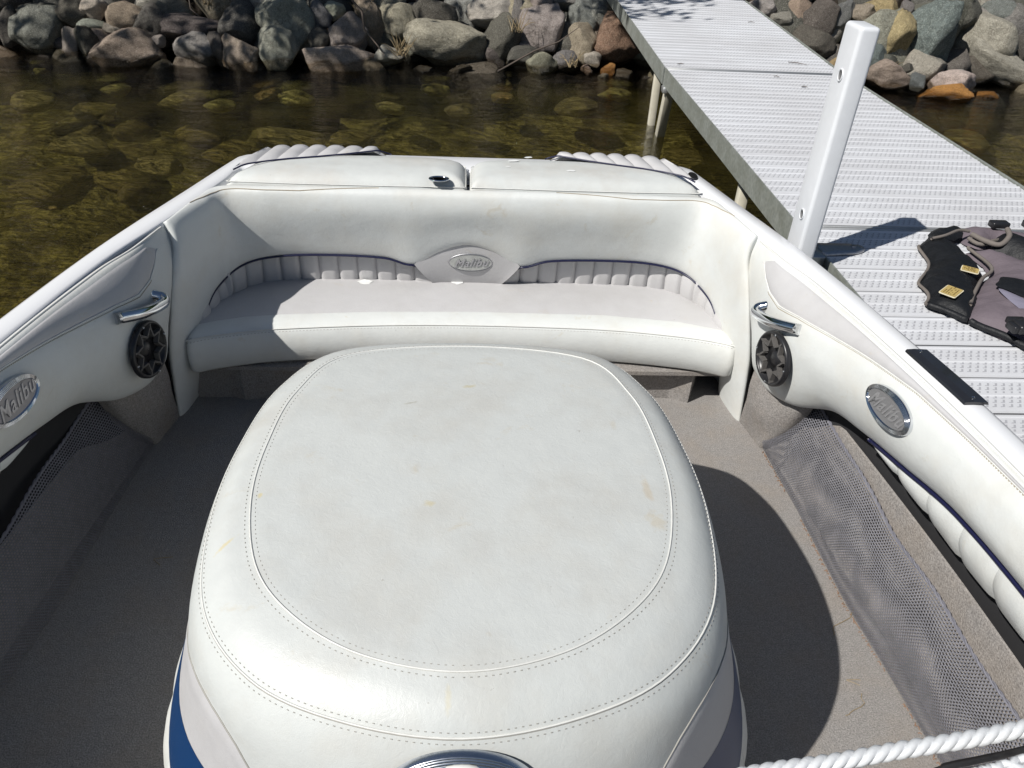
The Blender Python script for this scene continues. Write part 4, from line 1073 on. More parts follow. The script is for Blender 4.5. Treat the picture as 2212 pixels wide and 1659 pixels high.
# pleated inner back panel, each pleat its own roll
PB = [(.130, 2.665), (.30, 2.667), (.50, 2.665), (.68, 2.655), (.78, 2.622), (.848, 2.552), (.888, 2.46), (.908, 2.36), (.917, 2.32)]
def arch(d):  # top edge height along the pleat path
    return float(np.interp(d, [0, .03, .07, .12, .19, .37, .55, .66, .76, .84, .94, 1.04, 1.2], [.318, .345, .385, .408, .428, .434, .432, .418, .402, .384, .348, .315, .30]))
for s in (1, -1):
    D = resample(np.array(PB), 241, False, True); tot = 1.0
    seg = np.concatenate([[0], np.cumsum(np.linalg.norm(np.diff(D, axis=0), axis=1))]); tot = seg[-1]
    at = lambda d: np.array([np.interp(d, seg, D[:, 0]), np.interp(d, seg, D[:, 1])])
    nP = 14; w_ = tot / nP
    for k in range(nP):
        vs = []; nu, nv = 13, 9
        for i in range(nu):
            d = w_ * (k + i / (nu - 1)); p = at(d); q = at(min(tot, d + .01)) - at(max(0, d - .01)); q /= np.linalg.norm(q); nrm_ = np.array([q[1], -q[0]])
            if nrm_[1] > 0 and p[0] < .6: nrm_ = -nrm_
            bul = .013 * (1 - abs(2 * i / (nu - 1) - 1) ** 5)
            for j in range(nv):
                v_ = j / (nv - 1); z = .270 + (arch(d) + .020 - .270) * v_
                lean = (-.018 * v_ if p[1] > 2.5 else 0.006 * v_) - .010 * math.sin(v_ * math.pi)
                pp = p + nrm_ * (bul * (1 - .5 * v_ ** 4) - lean - .004)
                vs.append((s * pp[0], pp[1], z))
        mesh('pleat', vs, grid_faces(nu, nv, s > 0), M['grey_vinyl'], back)
    lip = [BS(12 + s * q, 5.0) for q in np.linspace(2.05, 8.8, 60)]
    pts = [(s * .128, 2.648, .300), (s * .150, 2.632, .340), (s * .178, 2.614, .378)] + [(p[0], p[1] - .004, p[2] - .001) for p in lip]
    P_ = resample(np.array([tuple(p) for p in pts]), 90, False, True)
    tube('navy_piping', [Vector(p) for p in P_], .0038, M['pipe'], back, n=8)
# emblem panel
vs = []; nu = 31; nv = 10
for i in range(nu):
    x = -1 + 2 * i / (nu - 1); top = .402 + .093 * max(0, math.cos(x * math.pi / 2)) ** .8
    for j in range(nv):
        v_ = j / (nv - 1); z = .27 + (top - .27) * v_
        y = 2.655 - .062 * v_ + .004 - .014 * math.sin(v_ * math.pi) - .004 * math.cos(x * math.pi / 2) ** 1
        vs.append((x * (.125 + .072 * max(0, (z - .30) / .10)) if z < .40 else x * .197, y, z))
emp = mesh('emblem_panel', vs, grid_faces(nu, nv, True), M['grey_vinyl'], back)
badge('bench_badge', (.012, 2.606, .412), (0, -.985, -.17), (0, 0, 1), .084, .041, boat, M['worn_badge'], 'Malibu', .042, M['dull_metal'], 'dull_metal', rings=2, thick=.007, label='worn oval badge in the middle of the bench backrest')

# ---- sun pads on the rear deck
CUPX, CUPY = -.103, 2.617
def pad_edge_y(x):
    return float(np.interp(abs(x), [0, .02, .06, .12, .25, .5, .65, .72, .77, .80, .845], [2.80, 2.83, 2.868, 2.885, 2.898, 2.900, 2.892, 2.88, 2.85, 2.80, 2.74]))
def pipe_y(x): return float(np.interp(abs(x), [.20, .255, .36, .456, .55, .644, .71, .772, .80, .86], [2.93, 2.912, 2.858, 2.816, 2.782, 2.752, 2.724, 2.690, 2.66, 2.60]))
for s in (1, -1):
    root = empty('sun_pad', (s * .43, 2.74, GZ)); tag(root, 'white sun pad cushion on the stern, ' + ('right half beside the dock, with worn white marks' if s > 0 else 'left half, with the recessed cup holder'), 'cushion', 'sun pads on the stern')
    out = [(s * .0055, 2.612), (s * .0055, 2.79), (s * .012, 2.825), (s * .055, 2.862), (s * .15, 2.882), (s * .3, 2.888), (s * .5, 2.885), (s * .66, 2.87), (s * .735, 2.83), (s * .782, 2.76), (s * .822, 2.66), (s * .838, 2.612), (s * .6, 2.606), (s * .3, 2.606)]
    def hgt(x, y, d, s=s):
        z = GZ + .004 + .036 * (1 - math.exp(-max(0, d) / .016)) + .010 * min(1, d / .10)
        z -= .05 * max(0, (y - 2.80)) 
        if s < 0:
            r2 = ((x - CUPX) / .050) ** 2 + ((y - CUPY - .012) / .036) ** 2
            z -= .012 * math.exp(-r2 * 1.1)
        return z
    ob = sheet('cushion', out, .012, hgt, M['vinyl_pad'], root, drop=.03, curve=False, base=GZ - .028)
    # rear rolls
    xs_ = [.262 + .0665 * k for k in range(9)]
    for k in range(8):
        vs = []; nu, nv = 9, 9
        for i in range(nu):
            w = i / (nu - 1); xa = xs_[k] + .0665 * w
            for j in range(nv):
                v_ = j / (nv - 1)
                yp = min(pipe_y(xa), pad_edge_y(xa) - .012); ye = max(yp + .002, float(np.interp(xa, [.25, .30, .36, .5, .62, .70, .75, .785, .81, .85], [2.876, 2.892, 2.903, 2.908, 2.905, 2.893, 2.868, 2.83, 2.79, 2.70])))
                y = yp + (ye - yp) * min(1, v_ / .8); x = xa + (.036 * (v_ - .5) * -1 + .012) * min(1, (ye - yp) / .1)
                x = min(x, .826 - max(0, (y - 2.64)) * .38)
                fall = max(0, v_ - .8) / .2
                f_ = min(1, (ye - yp) / .034); z = GZ + .008 + f_ * (.039 + .011 * (1 - abs(2 * w - 1) ** 2.6) * min(1, v_ * 6) * (1 - .4 * fall) - .004 * v_ + .003 * min(1, v_ * 5)) - (.012 + .038 * f_) * fall ** 1.5
                vs.append((s * x, y, z))
        o = mesh('pleat', vs, grid_faces(nu, nv, s < 0), M['grey_vinyl'], root)
    tube('navy_piping', [(s * x, min(pipe_y(x), pad_edge_y(x) - .010) - .002, GZ + .012 + .041 * float(np.interp(x, [.25, .30, .34, .79, .82], [0, .55, 1, 1, .8]))) for x in np.linspace(.292, .815, 50)], .0030, M['pipe'], root, n=7)
    pp = resample(np.array(out), 200, True, False)
    tube('seam', [(p[0] * 1 + (0.004 if p[0] * s < .01 else 0) * s, p[1] + (.004 if p[1] < 2.62 else 0), GZ + .014) for p in pp], .0018, M['seam'], root, n=5, closed=True)
    if s < 0:
        for_spots = None
        ring = [(CUPX + .0335 * math.cos(a), CUPY + .0225 * math.sin(a), GZ + .0425) for a in np.linspace(0, 2 * math.pi, 32, endpoint=False)]
        cup = tube('cup_holder', ring, .0032, M['chrome'], root, n=8, closed=True)
        mesh('cup_well', [(p[0], p[1], GZ + .0425) for p in ring] + [(CUPX + (p[0] - CUPX) * .8, CUPY + (p[1] - CUPY) * .8, GZ + .0405) for p in ring], [(i, (i + 1) % 32, 32 + (i + 1) % 32, 32 + i) for i in range(32)] + [tuple(range(63, 31, -1))], M['gloss_black'], cup)
M['patch_white'] = plain('faded_spot', (.80, .81, .80), .5, nscale=120, var=.08)
def blot(name, x, y, z, rx, ry, m, parent, a=0):
    r = random.Random(int(x * 1000 + y * 77)); K = 18
    pts = []
    for k in range(K):
        w = 2 * math.pi * k / K; q = 1 + r.uniform(-.18, .18); dx, dy = rx * q * math.cos(w), ry * q * math.sin(w)
        pts.append((x + dx * math.cos(a) - dy * math.sin(a), y + dx * math.sin(a) + dy * math.cos(a), z))
    return mesh(name, pts, [tuple(range(K))], m, parent, False)

for x, y, rx, ry, a in ((.225, 2.850, .017, .007, .2), (.165, 2.800, .020, .009, .3), (.145, 2.738, .010, .005, 0), (.372, 2.712, .017, .009, 0)):
    blot('worn_mark', x, y, GZ + .0513 - .05 * max(0, y - 2.80), rx, ry, M['patch_white'], [o for o in COL.objects if o.name == 'sun_pad'][0], a)

# ---- bench seat cushion
seat = empty('bench_cushion', (0, 2.25, .30)); tag(seat, 'long bench seat cushion with grey top and white front roll under the backrest', 'cushion')
FR = [(-0.939, 2.204), (-0.875, 2.237), (-0.766, 2.270), (-0.644, 2.295), (-0.328, 2.328), (0.000, 2.339), (0.328, 2.332), (0.547, 2.317), (0.766, 2.281), (0.875, 2.251), (0.947, 2.219)]
BK = [(-0.939, 2.374), (-0.913, 2.445), (-0.853, 2.554), (-0.744, 2.637), (-0.492, 2.682), (0.000, 2.689), (0.492, 2.682), (0.766, 2.637), (0.875, 2.554), (0.924, 2.445), (0.947, 2.374)]
yf = lambda x: float(np.interp(x, *zip(*FR))); yb = lambda x: float(np.interp(x, *zip(*BK)))
FRs = cr1(np.array(FR), np.linspace(0, 10, 81)); BKs = np.array([[x, yb(x)] for x in FRs[:, 0]])
BKs = np.array([[x, np.interp(x, cr1(np.array(BK), np.linspace(0, 10, 200))[:, 0], cr1(np.array(BK), np.linspace(0, 10, 200))[:, 1])] for x in FRs[:, 0]])
bound = lambda x: float(np.interp(x, [-0.939, -0.853, -0.766, -0.656, -0.328, 0.0, 0.492, 0.766, 0.903, 0.947], [2.286, 2.325, 2.354, 2.372, 2.402, 2.413, 2.405, 2.365, 2.314, 2.286]))
vs = []; prof = []
for i, (x, yfr) in enumerate(FRs):
    e = min(1, min(x + .9387, .9474 - x) / .03); e = math.sqrt(max(0, 1 - (1 - e) ** 2)); k = (1 - e)
    cx_ = x
    yB = bound(x)
    z1 = .308 - .030 * k; z0 = .155 + .012 * k
    P = [(yfr + .06 + k * .02, z0), (yfr + .012 + k * .02, z0 + .002), (yfr - .008 + k * .02, z0 + .018), (yfr - .013 + k * .02, (z0 + z1) / 2), (yfr - .006 + k * .018, z1 - .020), (yfr + .006 + k * .015, z1 - .008), (yfr + .022, z1 - .001), (yfr + .05, z1 + .003), (yB, z1 + .002)]
    vs += [(cx_, a, b_) for a, b_ in P]
nvp = len(P)
fs = grid_faces(81, nvp, True)
fr = mesh('front_roll', vs, fs, M['vinyl'], seat)
# side ends
for idx, s in ((0, -1), (80, 1)):
    base = [vs[idx * nvp + j] for j in range(nvp)]; x = base[0][0]; yB2 = BKs[idx][1]
    ring = base + [(x, yB2, base[-1][2] - .002), (x, yB2, .17)]
    mesh('seat_end', ring, [tuple(range(len(ring)))], M['vinyl'], seat, False)
vs = []
for i, (x, yfr) in enumerate(FRs):
    yB = bound(x); y1 = BKs[i][1]; e = min(1, min(x + .9387, .9474 - x) / .03); k = 1 - math.sqrt(max(0, 1 - (1 - e) ** 2))
    for j in range(16):
        v_ = j / 15; y = yB + (y1 - yB) * v_
        z = .3095 - .03 * k + .010 * math.sin(math.pi * min(1, v_ * 1.0)) * (1 - k) - .006 * v_
        vs.append((x, y, z if j else z - .002))
mesh('seat_panel', vs, grid_faces(81, 16, True), M['grey_vinyl'], seat)
sm = [(x, y - .002, .4255) for x, y in [(a, b_) for a, b_ in FRs[1:-1]]]
spts = [(FRs[i][0], FRs[i][1] -   .0005, .2955) for i in range(1, 80)]
tube('seam', [(p[0], p[1], p[2] + .002) for p in spts], .0018, M['seam'], seat, n=5)
b = MB(); R2 = resample(np.array(spts), 330, False, False)
for i in range(0, 328, 2):
    for off, dz in ((-.0042, -.0065), (.0075, .0035)): b.tube([Vector(R2[i]) + Vector((0, off, dz)), Vector(R2[i + 1]) + Vector((0, off, dz))], .0009, 4)
st = b.build('stitching', M['stitch'], seat); st['kind'] = 'stuff'
for x, y, rx, ry in ((-.385, 2.622, .028, .018), (-.036, 2.632, .022, .018)):
    o = blot('worn_spot', x, y, .3135, rx, ry, M['patch_white'], seat)
# bench base under the seat, carpeted, set back
BB = [(-.97, 2.30), (-.85, 2.30), (-.80, 2.285), (-.4, 2.33), (0, 2.345), (.4, 2.33), (.765, 2.322), (.835, 2.292), (.91, 2.46)]
vs = [(x, y, z) for x, y in BB for z in (0, .16)]
mesh('bench_base', vs, grid_faces(len(BB), 2, True), M['carpet_wall'], boat, False)
MB().box(-.92, .92, 2.27, 2.70, .14, .156).build('bench_shelf', M['carpet_wall'], boat)
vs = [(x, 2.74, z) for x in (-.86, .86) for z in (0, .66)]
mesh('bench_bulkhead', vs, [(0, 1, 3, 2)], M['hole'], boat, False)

# ---- engine cover
eng = empty('engine_cover', (0, 1.15, 0)); tag(eng, 'large rounded white vinyl engine cover with worn top standing in the middle of the cockpit', 'engine cover')
EL = [
 [(0.000, 0.657, 0.734), (0.147, 0.687, 0.734), (0.259, 0.758, 0.735), (0.334, 0.856, 0.735), (0.375, 1.008, 0.735), (0.379, 1.159, 0.735), (0.355, 1.329, 0.734), (0.268, 1.477, 0.730), (0.000, 1.524, 0.728)],
 [(0.000, 0.616, 0.719), (0.159, 0.648, 0.719), (0.286, 0.715, 0.720), (0.375, 0.826, 0.722), (0.418, 1.000, 0.723), (0.420, 1.179, 0.722), (0.388, 1.376, 0.717), (0.284, 1.524, 0.714), (0.000, 1.563, 0.713)],
 [(0.000, 0.581, 0.691), (0.170, 0.610, 0.691), (0.309, 0.677, 0.691), (0.409, 0.803, 0.693), (0.450, 0.995, 0.694), (0.450, 1.193, 0.692), (0.413, 1.414, 0.684), (0.299, 1.562, 0.682), (0.000, 1.598, 0.682)],
 [(0.000, 0.549, 0.640), (0.183, 0.576, 0.640), (0.328, 0.648, 0.640), (0.435, 0.788, 0.640), (0.475, 0.997, 0.640), (0.473, 1.214, 0.638), (0.432, 1.451, 0.632), (0.313, 1.603, 0.630), (0.000, 1.634, 0.630)],
 [(0.000, 0.525, 0.550), (0.194, 0.552, 0.550), (0.344, 0.637, 0.550), (0.456, 0.785, 0.550), (0.495, 1.016, 0.550), (0.491, 1.247, 0.550), (0.448, 1.487, 0.550), (0.325, 1.649, 0.550), (0.000, 1.677, 0.550)],
 [(0.000, 0.520, 0.420), (0.215, 0.552, 0.420), (0.385, 0.650, 0.420), (0.500, 0.810, 0.420), (0.538, 1.060, 0.420), (0.528, 1.290, 0.420), (0.475, 1.500, 0.420), (0.340, 1.655, 0.420), (0.000, 1.680, 0.420)],
 [(0.000, 0.500, 0.250), (0.235, 0.540, 0.250), (0.435, 0.655, 0.250), (0.550, 0.820, 0.250), (0.575, 1.060, 0.250), (0.562, 1.300, 0.250), (0.505, 1.500, 0.250), (0.355, 1.660, 0.250), (0.000, 1.690, 0.250)],
 [(0.000, 0.490, 0.000), (0.245, 0.530, 0.000), (0.460, 0.650, 0.000), (0.575, 0.810, 0.000), (0.600, 1.060, 0.000), (0.590, 1.320, 0.000), (0.525, 1.520, 0.000), (0.365, 1.680, 0.000), (0.000, 1.710, 0.000)]]
KR = 128
def ring_pts(half):
    h = np.array(half); f = np.vstack([h, (h[1:-1] * [-1, 1, 1])[::-1]])
    n_ = len(f); ext = np.vstack([f[-2:], f, f[:3]])
    return cr1(ext, np.linspace(2, 2 + n_, KR, endpoint=False))
rings = [ring_pts(l) for l in EL]
lev = np.stack(rings)                      # levels x KR x 3
dense = np.stack([cr1(lev[:, k], np.linspace(0, len(EL) - 1, 57)) for k in range(KR)], 1)   # 57 x KR x 3
c0 = np.array([0, 1.09, .745])
caps = []
for f in (.08, .25, .42, .58, .72, .84, .93):
    r0 = rings[0]; q = c0 + (r0 - c0) * f; q[:, 2] = .735 + .010 * (1 - f ** 2); q[:, 2] += (r0[:, 2] - .735) * f; caps.append(q)
allr = caps + [r for r in dense]
vs = [tuple(c0)] + [tuple(p) for r in allr for p in r]
fs = [(0, 1 + k, 1 + (k + 1) % KR) for k in range(KR)]
for i in range(len(allr) - 1):
    for k in range(KR):
        a = 1 + i * KR; b_ = a + KR; fs.append((a + k, b_ + k, b_ + (k + 1) % KR, a + (k + 1) % KR))
mesh('cover_shell', vs, fs, M['vinyl_top'], eng)
def eng_at(level, k): # level 0..7, k ring index float
    col_ = lev[:, int(k) % KR] * (1 - (k % 1)) + lev[:, (int(k) + 1) % KR] * (k % 1)
    return cr1(col_, np.array([level]))[0]
def eng_n(level, k):
    a = eng_at(level, k + 1) - eng_at(level, k - 1); b_ = eng_at(min(7, level + .05), k) - eng_at(max(0, level - .05), k); n_ = np.cross(b_, a); n_ /= np.linalg.norm(n_)
    c_ = eng_at(level, k) - np.array([0, 1.1, .3]); return n_ if np.dot(n_, c_) > 0 else -n_
b = MB()
def welt(level, closed, ks, dashes=True, r_=.0015, off_=.022, lo_=False):
    pts = [Vector(eng_at(level, k) + eng_n(level, k) * .0006) for k in ks]
    tube('seam', pts, r_, M['seam'], eng, n=6, closed=closed)
    tube('seam_groove', [p + Vector((0, 0, -.0012)) for p in [Vector(eng_at(level + off_ * .32, k) + eng_n(level, k) * .0002) for k in ks]], .0011, M['stitch'], eng, n=5, closed=closed)
    for lv in (level - off_ * 1.6, level + off_ * 1.9):
        base = np.array([eng_at(max(0, lv), k) + (0 if lv >= 0 else 1) * (np.array([0, 1.09, 0]) - eng_at(0, k)) * np.array([.02, .02, 0]) + eng_n(max(lv, 0.0), k) * .0004 for k in ks])
        L_ = np.linalg.norm(np.diff(base, axis=0), axis=1).sum(); n_ = int(L_ / .0052)
        P_ = resample(base, n_, closed, False)
        for i in range(0, len(P_) - 1, 2): b.tube([Vector(P_[i]), Vector(P_[i] * .45 + P_[i + 1] * .55)], .0008, 4)
welt(.02, True, np.arange(0, KR, .5), off_=.10)
welt(2.0, True, np.arange(0, KR, .5), off_=.085)
st = b.build('stitching', M['stitch'], eng); st['kind'] = 'stuff'
# side panels: grey upper wedge, navy band and pleated skirt, both sides
for s in (1, -1):
    def kk(a): # a: position along the half ring, 0 front centre .. 8 rear centre
        v_ = a / 16 * KR; return v_ if s > 0 else KR - v_
    vs = []; nu, nv = 40, 10
    for i in range(nu):
        a = 1.35 + (4.9 - 1.35) * i / (nu - 1)
        t0 = float(np.interp(a, [1.35, 1.8, 2.0, 2.25, 2.5, 2.8, 3.2, 3.6, 4.0, 4.9], [4.6, 3.9, 3.62, 3.42, 3.34, 3.34, 3.5, 3.85, 4.35, 5.1])); t1 = float(np.interp(a, [1.35, 2, 3, 4, 4.9], [5.05, 4.95, 5.0, 5.1, 5.2]))
        for j in range(nv):
            t_ = t0 + (t1 - t0) * j / (nv - 1); vs.append(eng_at(t_, kk(a)) + eng_n(t_, kk(a)) * (.0035 if 0 < j else .0005))
    mesh('grey_side_insert', vs, grid_faces(nu, nv, s > 0), M['grey_vinyl'], eng)
    tube('seam', [Vector(vs[i * nv]) for i in range(nu)], .0016, M['stitch'], eng, n=5)
    vs = []
    for i in range(nu):
        a = 1.3 + (5.3 - 1.3) * i / (nu - 1)
        wid = float(np.interp(a, [1.3, 2.0, 2.8, 3.4, 4.2, 5.3], [2.0, 1.95, 1.35, .8, .40, .12])); tb = float(np.interp(a, [1.35, 2, 3, 4, 5.3], [5.0, 4.9, 4.95, 5.05, 5.2]))
        for j in range(8):
            t_ = tb + wid * j / 7; v_ = j / 7
            vs.append(eng_at(t_, kk(a)) + eng_n(t_, kk(a)) * (.004 + .010 * math.sin(v_ * math.pi / 2) * min(1, wid * 2) * .6))
    mesh('navy_band', vs, grid_faces(nu, 8, s > 0), M['navy'], eng)
    e0, e1 = 2.15, 5.3; nP = 7
    for k in range(nP):
        vs = []
        for i in range(9):
            w = i / 8; a = e0 + (e1 - e0) * (k + w) / nP
            for j in range(9):
                v_ = j / 8; tt0 = float(np.interp(a, [1.35, 2, 2.8, 3.4, 4.2, 5.3], [6.9, 6.75, 6.2, 5.7, 5.35, 5.25])); t_ = tt0 + (6.95 - tt0) * v_
                bul = (.008 + .022 * math.sin(v_ * math.pi * .9)) * (1 - .35 * abs(2 * w - 1) ** 2.5) * (1 if 0 < k < nP - 1 else .8)
                vs.append(eng_at(t_, kk(a)) + eng_n(t_, kk(a)) * bul)
        mesh('pleat', vs, grid_faces(9, 9, s > 0), M['vinyl'], eng)
# round vent badge on the front slope
n_ = eng_n(3.2, 0); cc = eng_at(3.2, 0)
n_ = Vector(n_)
bd, rt, uu, nn = badge('vent_badge', Vector(cc) + n_ * .003, n_, (0, 0, 1), .108, .068, eng, M['gloss_black'], '', .03, M['chrome'], 'ringed_metal', rings=6, thick=.014)
for r_, m_, h in ((.052, 'seam', .014), (.040, 'gloss_black', .018)):
    ring = [Vector(cc) + n_ * (h + .002) + rt * math.cos(a) * r_ + uu * math.sin(a) * r_ for a in np.linspace(0, 2 * math.pi, 36, endpoint=False)]
    tube('vent_ring', ring, .006, M[m_], bd, n=10, closed=True)
for k in range(6):
    a = k * math.pi / 3 + math.pi / 3; p = Vector(cc) + n_ * .016 + rt * math.cos(a) * .040 + uu * math.sin(a) * .040
    tube('bolt', [p, p + n_ * .012], .0055, M['chrome'], bd, n=8)
for x, y, rx, ry, a in ((.215, 1.06, .010, .035, .1),):
    pass

# ---- life vest on the dock
vest = empty('life_vest', (1.85, 2.4, .505)); tag(vest, 'black and mauve life vest lying flat on the dock with gold labels', 'life vest')
def pillow(h, k=.03, z0=.507, wr=.004, sd=0.0):
    return lambda x, y, d: z0 + h * (1 - math.exp(-max(d, 0) / k)) + wr * noise.noise(Vector((x * 14, y * 14, sd))) + wr * .6 * noise.noise(Vector((x * 34, y * 34, sd)))
BLK = [(1.818, 2.746), (1.88, 2.79), (1.950, 2.803), (1.965, 2.755), (1.949, 2.706), (1.921, 2.685), (1.878, 2.662), (1.852, 2.594), (1.859, 2.565), (1.857, 2.473), (1.838, 2.379), (1.820, 2.352), (1.765, 2.309), (1.750, 2.255), (1.700, 2.165), (1.610, 2.055), (1.573, 2.095), (1.515, 2.154), (1.543, 2.200), (1.557, 2.236), (1.550, 2.285), (1.538, 2.335), (1.57, 2.375), (1.605, 2.437), (1.615, 2.507), (1.603, 2.587), (1.63, 2.65), (1.70, 2.71)]
BLK = [(1.796, 2.705), (1.818, 2.746), (1.88, 2.79), (1.950, 2.803), (1.965, 2.755), (1.949, 2.706), (1.921, 2.685), (1.878, 2.662), (1.852, 2.60), (1.859, 2.565), (1.857, 2.473), (1.838, 2.379), (1.820, 2.352), (1.765, 2.309), (1.745, 2.255), (1.690, 2.150), (1.606, 2.058), (1.573, 2.095), (1.515, 2.154), (1.543, 2.200), (1.557, 2.236), (1.562, 2.285), (1.565, 2.316), (1.610, 2.372), (1.661, 2.437), (1.691, 2.507), (1.700, 2.587), (1.719, 2.625), (1.76, 2.665)]
MAV = [(1.875, 2.570), (1.967, 2.571), (2.040, 2.482), (2.16, 2.32), (2.24, 2.16), (2.22, 1.96), (2.06, 1.84), (1.86, 1.80), (1.74, 1.85), (1.672, 1.948), (1.606, 2.058), (1.658, 2.153), (1.736, 2.255), (1.800, 2.330), (1.845, 2.365), (1.868, 2.400), (1.880, 2.475), (1.872, 2.54)]
FARF = [(1.935, 2.760), (2.034, 2.791), (2.096, 2.760), (2.125, 2.745), (2.195, 2.746), (2.32, 2.70), (2.36, 2.55), (2.26, 2.46), (2.12, 2.55), (2.058, 2.640), (2.010, 2.630), (1.945, 2.600), (1.918, 2.650)]
vb = sheet('front_panel', BLK, .014, pillow(.050, .035, wr=.010), M['black_cloth'], vest, drop=.0, n=130)
sheet('back_panel', MAV, .016, pillow(.058, .045, wr=.008, sd=3.0), M['mauve'], vest, n=110)
sheet('far_panel', FARF, .016, pillow(.055, .04, wr=.008, sd=5.0), M['mauve'], vest, n=90)
sheet('armhole_pad', [(2.041, 2.681), (2.096, 2.680), (2.142, 2.626), (2.20, 2.52), (2.24, 2.40), (2.16, 2.36), (2.036, 2.475), (1.997, 2.537), (1.965, 2.579), (2.005, 2.628)], .014, pillow(.072, .03, .512, .007, 7.0), M['black_cloth'], vest, n=80)
sheet('pocket', [(1.820, 2.268), (1.890, 2.243), (1.99, 2.16), (1.98, 2.06), (1.90, 2.05), (1.815, 2.108), (1.780, 2.169), (1.756, 2.203), (1.785, 2.235)], .012, lambda x, y, d: .566 + .010 * (1 - math.exp(-d / .02)), M['black_cloth'], vest, n=60)
sheet('lavender_flap', [(1.76, 2.19), (1.82, 2.11), (1.90, 2.03), (1.93, 1.93), (1.84, 1.88), (1.78, 1.95), (1.75, 2.06)], .012, lambda x, y, d: .562 + .006 * (1 - math.exp(-d / .02)), M['lavender'], vest, n=60)
def edge_tube(name, outline, n, p0, p1, r_, m, z, inset=.0, rev=False):
    O = resample(outline, n, True, True)
    a_ = int(np.argmin(np.linalg.norm(O - np.array(p0), axis=1))); b_ = int(np.argmin(np.linalg.norm(O - np.array(p1), axis=1)))
    idx = []; k = a_
    while k != b_: idx.append(k); k = (k + (-1 if rev else 1)) % n
    idx.append(b_)
    tube(name, [(O[q][0], O[q][1], z + .002 * math.sin(q * .7)) for q in idx], r_, m, vest, n=8)
edge_tube('binding', BLK, 130, (1.606, 2.058), (1.515, 2.154), .011, M['black_cloth'], .517)
edge_tube('binding', BLK, 130, (1.515, 2.154), (1.719, 2.625), .0055, M['taupe'], .513)
edge_tube('binding', MAV, 110, (2.06, 1.84), (1.606, 2.058), .011, M['black_cloth'], .517)
edge_tube('binding', MAV, 110, (1.640, 2.115), (1.875, 2.568), .0065, M['taupe'], .533)
edge_tube('binding', FARF, 90, (1.918, 2.650), (2.058, 2.640), .0075, M['taupe'], .535, rev=True)
for nm, pts, r_ in (('collar_strap', [(1.74, 2.600, .552), (1.80, 2.615, .560), (1.875, 2.660, .562), (1.925, 2.668, .556)], .006),
                    ('collar_strap', [(1.925, 2.650, .552), (1.950, 2.595, .550), (1.985, 2.560, .552), (2.030, 2.590, .572), (2.050, 2.640, .580)], .010)):
    P_ = cr1(np.array(pts), np.linspace(0, len(pts) - 1, 40)); tube(nm, [Vector(p) for p in P_], r_, M['taupe'], vest, n=8)
def gold(c, a, w, h, z):
    ca, sa = math.cos(a), math.sin(a); T_ = lambda x, y, zz: (c[0] + x * ca - y * sa, c[1] + x * sa + y * ca, zz)
    def rr(w, h, r, zz):
        return [T_(sx * (w / 2 - r) + r * math.cos(q), sy * (h / 2 - r) + r * math.sin(q), zz) for sx, sy, q0 in ((1, 1, 0), (-1, 1, math.pi / 2), (-1, -1, math.pi), (1, -1, 1.5 * math.pi)) for q in (q0, q0 + .52, q0 + 1.05, q0 + 1.57)]
    o = mesh('gold_label', rr(w, h, .006, z + .002) + rr(w, h, .006, z - .0005), [tuple(range(16))] + [(i, i + 16, (i + 1) % 16 + 16, (i + 1) % 16) for i in range(16)], M['cream'], vest, False)
    mesh('label_field', rr(w - .006, h - .006, .004, z + .0032), [tuple(range(16))], M['gold'], o, False)
    b = MB(); r = random.Random(int(c[0] * 1000))
    for k in range(5):
        y_ = -h * .3 + k * h * .14; x_ = -w * .36
        while x_ < w * .32:
            l_ = r.uniform(.003, .012)
            if r.random() < .75: b.add([T_(x_, y_, z + .004), T_(x_ + l_, y_, z + .004), T_(x_ + l_, y_ + .0028, z + .004), T_(x_, y_ + .0028, z + .004)], [(0, 1, 2, 3)])
            x_ += l_ + .003
    q = b.build('label_print', M['gold_print'], o); q['kind'] = 'stuff'
_O = resample(BLK, 130, True, True)
for _c, _a, _w, _h in (((1.590, 2.172), .72, .080, .054), ((1.755, 2.350), -.62, .058, .048)):
    gold(_c, _a, _w, _h, .507 + .050 * (1 - math.exp(-seg_dist(np.array(_c), _O) / .035)) + .009)
bk = MB().box(1.655, 1.72, 1.90, 1.955, .555, .585).build('buckle', M['black'], vest, bevel=.008, seg=2)
MB().box(1.66, 1.715, 1.945, 1.985, .555, .575).box(1.64, 1.66, 1.905, 1.95, .556, .580).build('buckle', M['black'], vest, bevel=.004)
MB().box(2.03, 2.10, 2.695, 2.735, .555, .580).build('buckle', M['black'], vest, bevel=.006)
MB().box(2.17, 2.23, 2.70, 2.74, .555, .582).build('buckle', M['black'], vest, bevel=.006)

# ---- tow rope crossing the near right corner: three twisted strands hung from the tower to the cleat
rp = cr1(np.array([(.02, .285, 1.10), (.09, .279, 1.128), (.163, .281, 1.143), (.224, .285, 1.155), (.271, .287, 1.162), (.318, .29, 1.171), (.365, .292, 1.18), (.409, .295, 1.189), (.456, .299, 1.198), (.62, .31, 1.24), (.85, .33, 1.31)]), np.linspace(0, 10, 80))
rope = empty('rope', tuple(rp[0])); tag(rope, 'thick white twisted rope stretched across the near right corner', 'rope')
RP = resample(rp, 900, False, False); seg_ = np.linalg.norm(RP[1] - RP[0])
for k in range(3):
    pts = []
    for i in range(0, 900, 3):
        d = Vector(RP[min(i + 1, 899)] - RP[max(i - 1, 0)]).normalized(); a = d.cross(Vector((0, 0, 1))).normalized(); c_ = a.cross(d)
        w = i * seg_ / .030 * 2 * math.pi + k * 2 * math.pi / 3
        pts.append(Vector(RP[i]) + (a * math.cos(w) + c_ * math.sin(w)) * .0031)
    tube('strand', pts, .0034, M['rope'], rope, n=8)
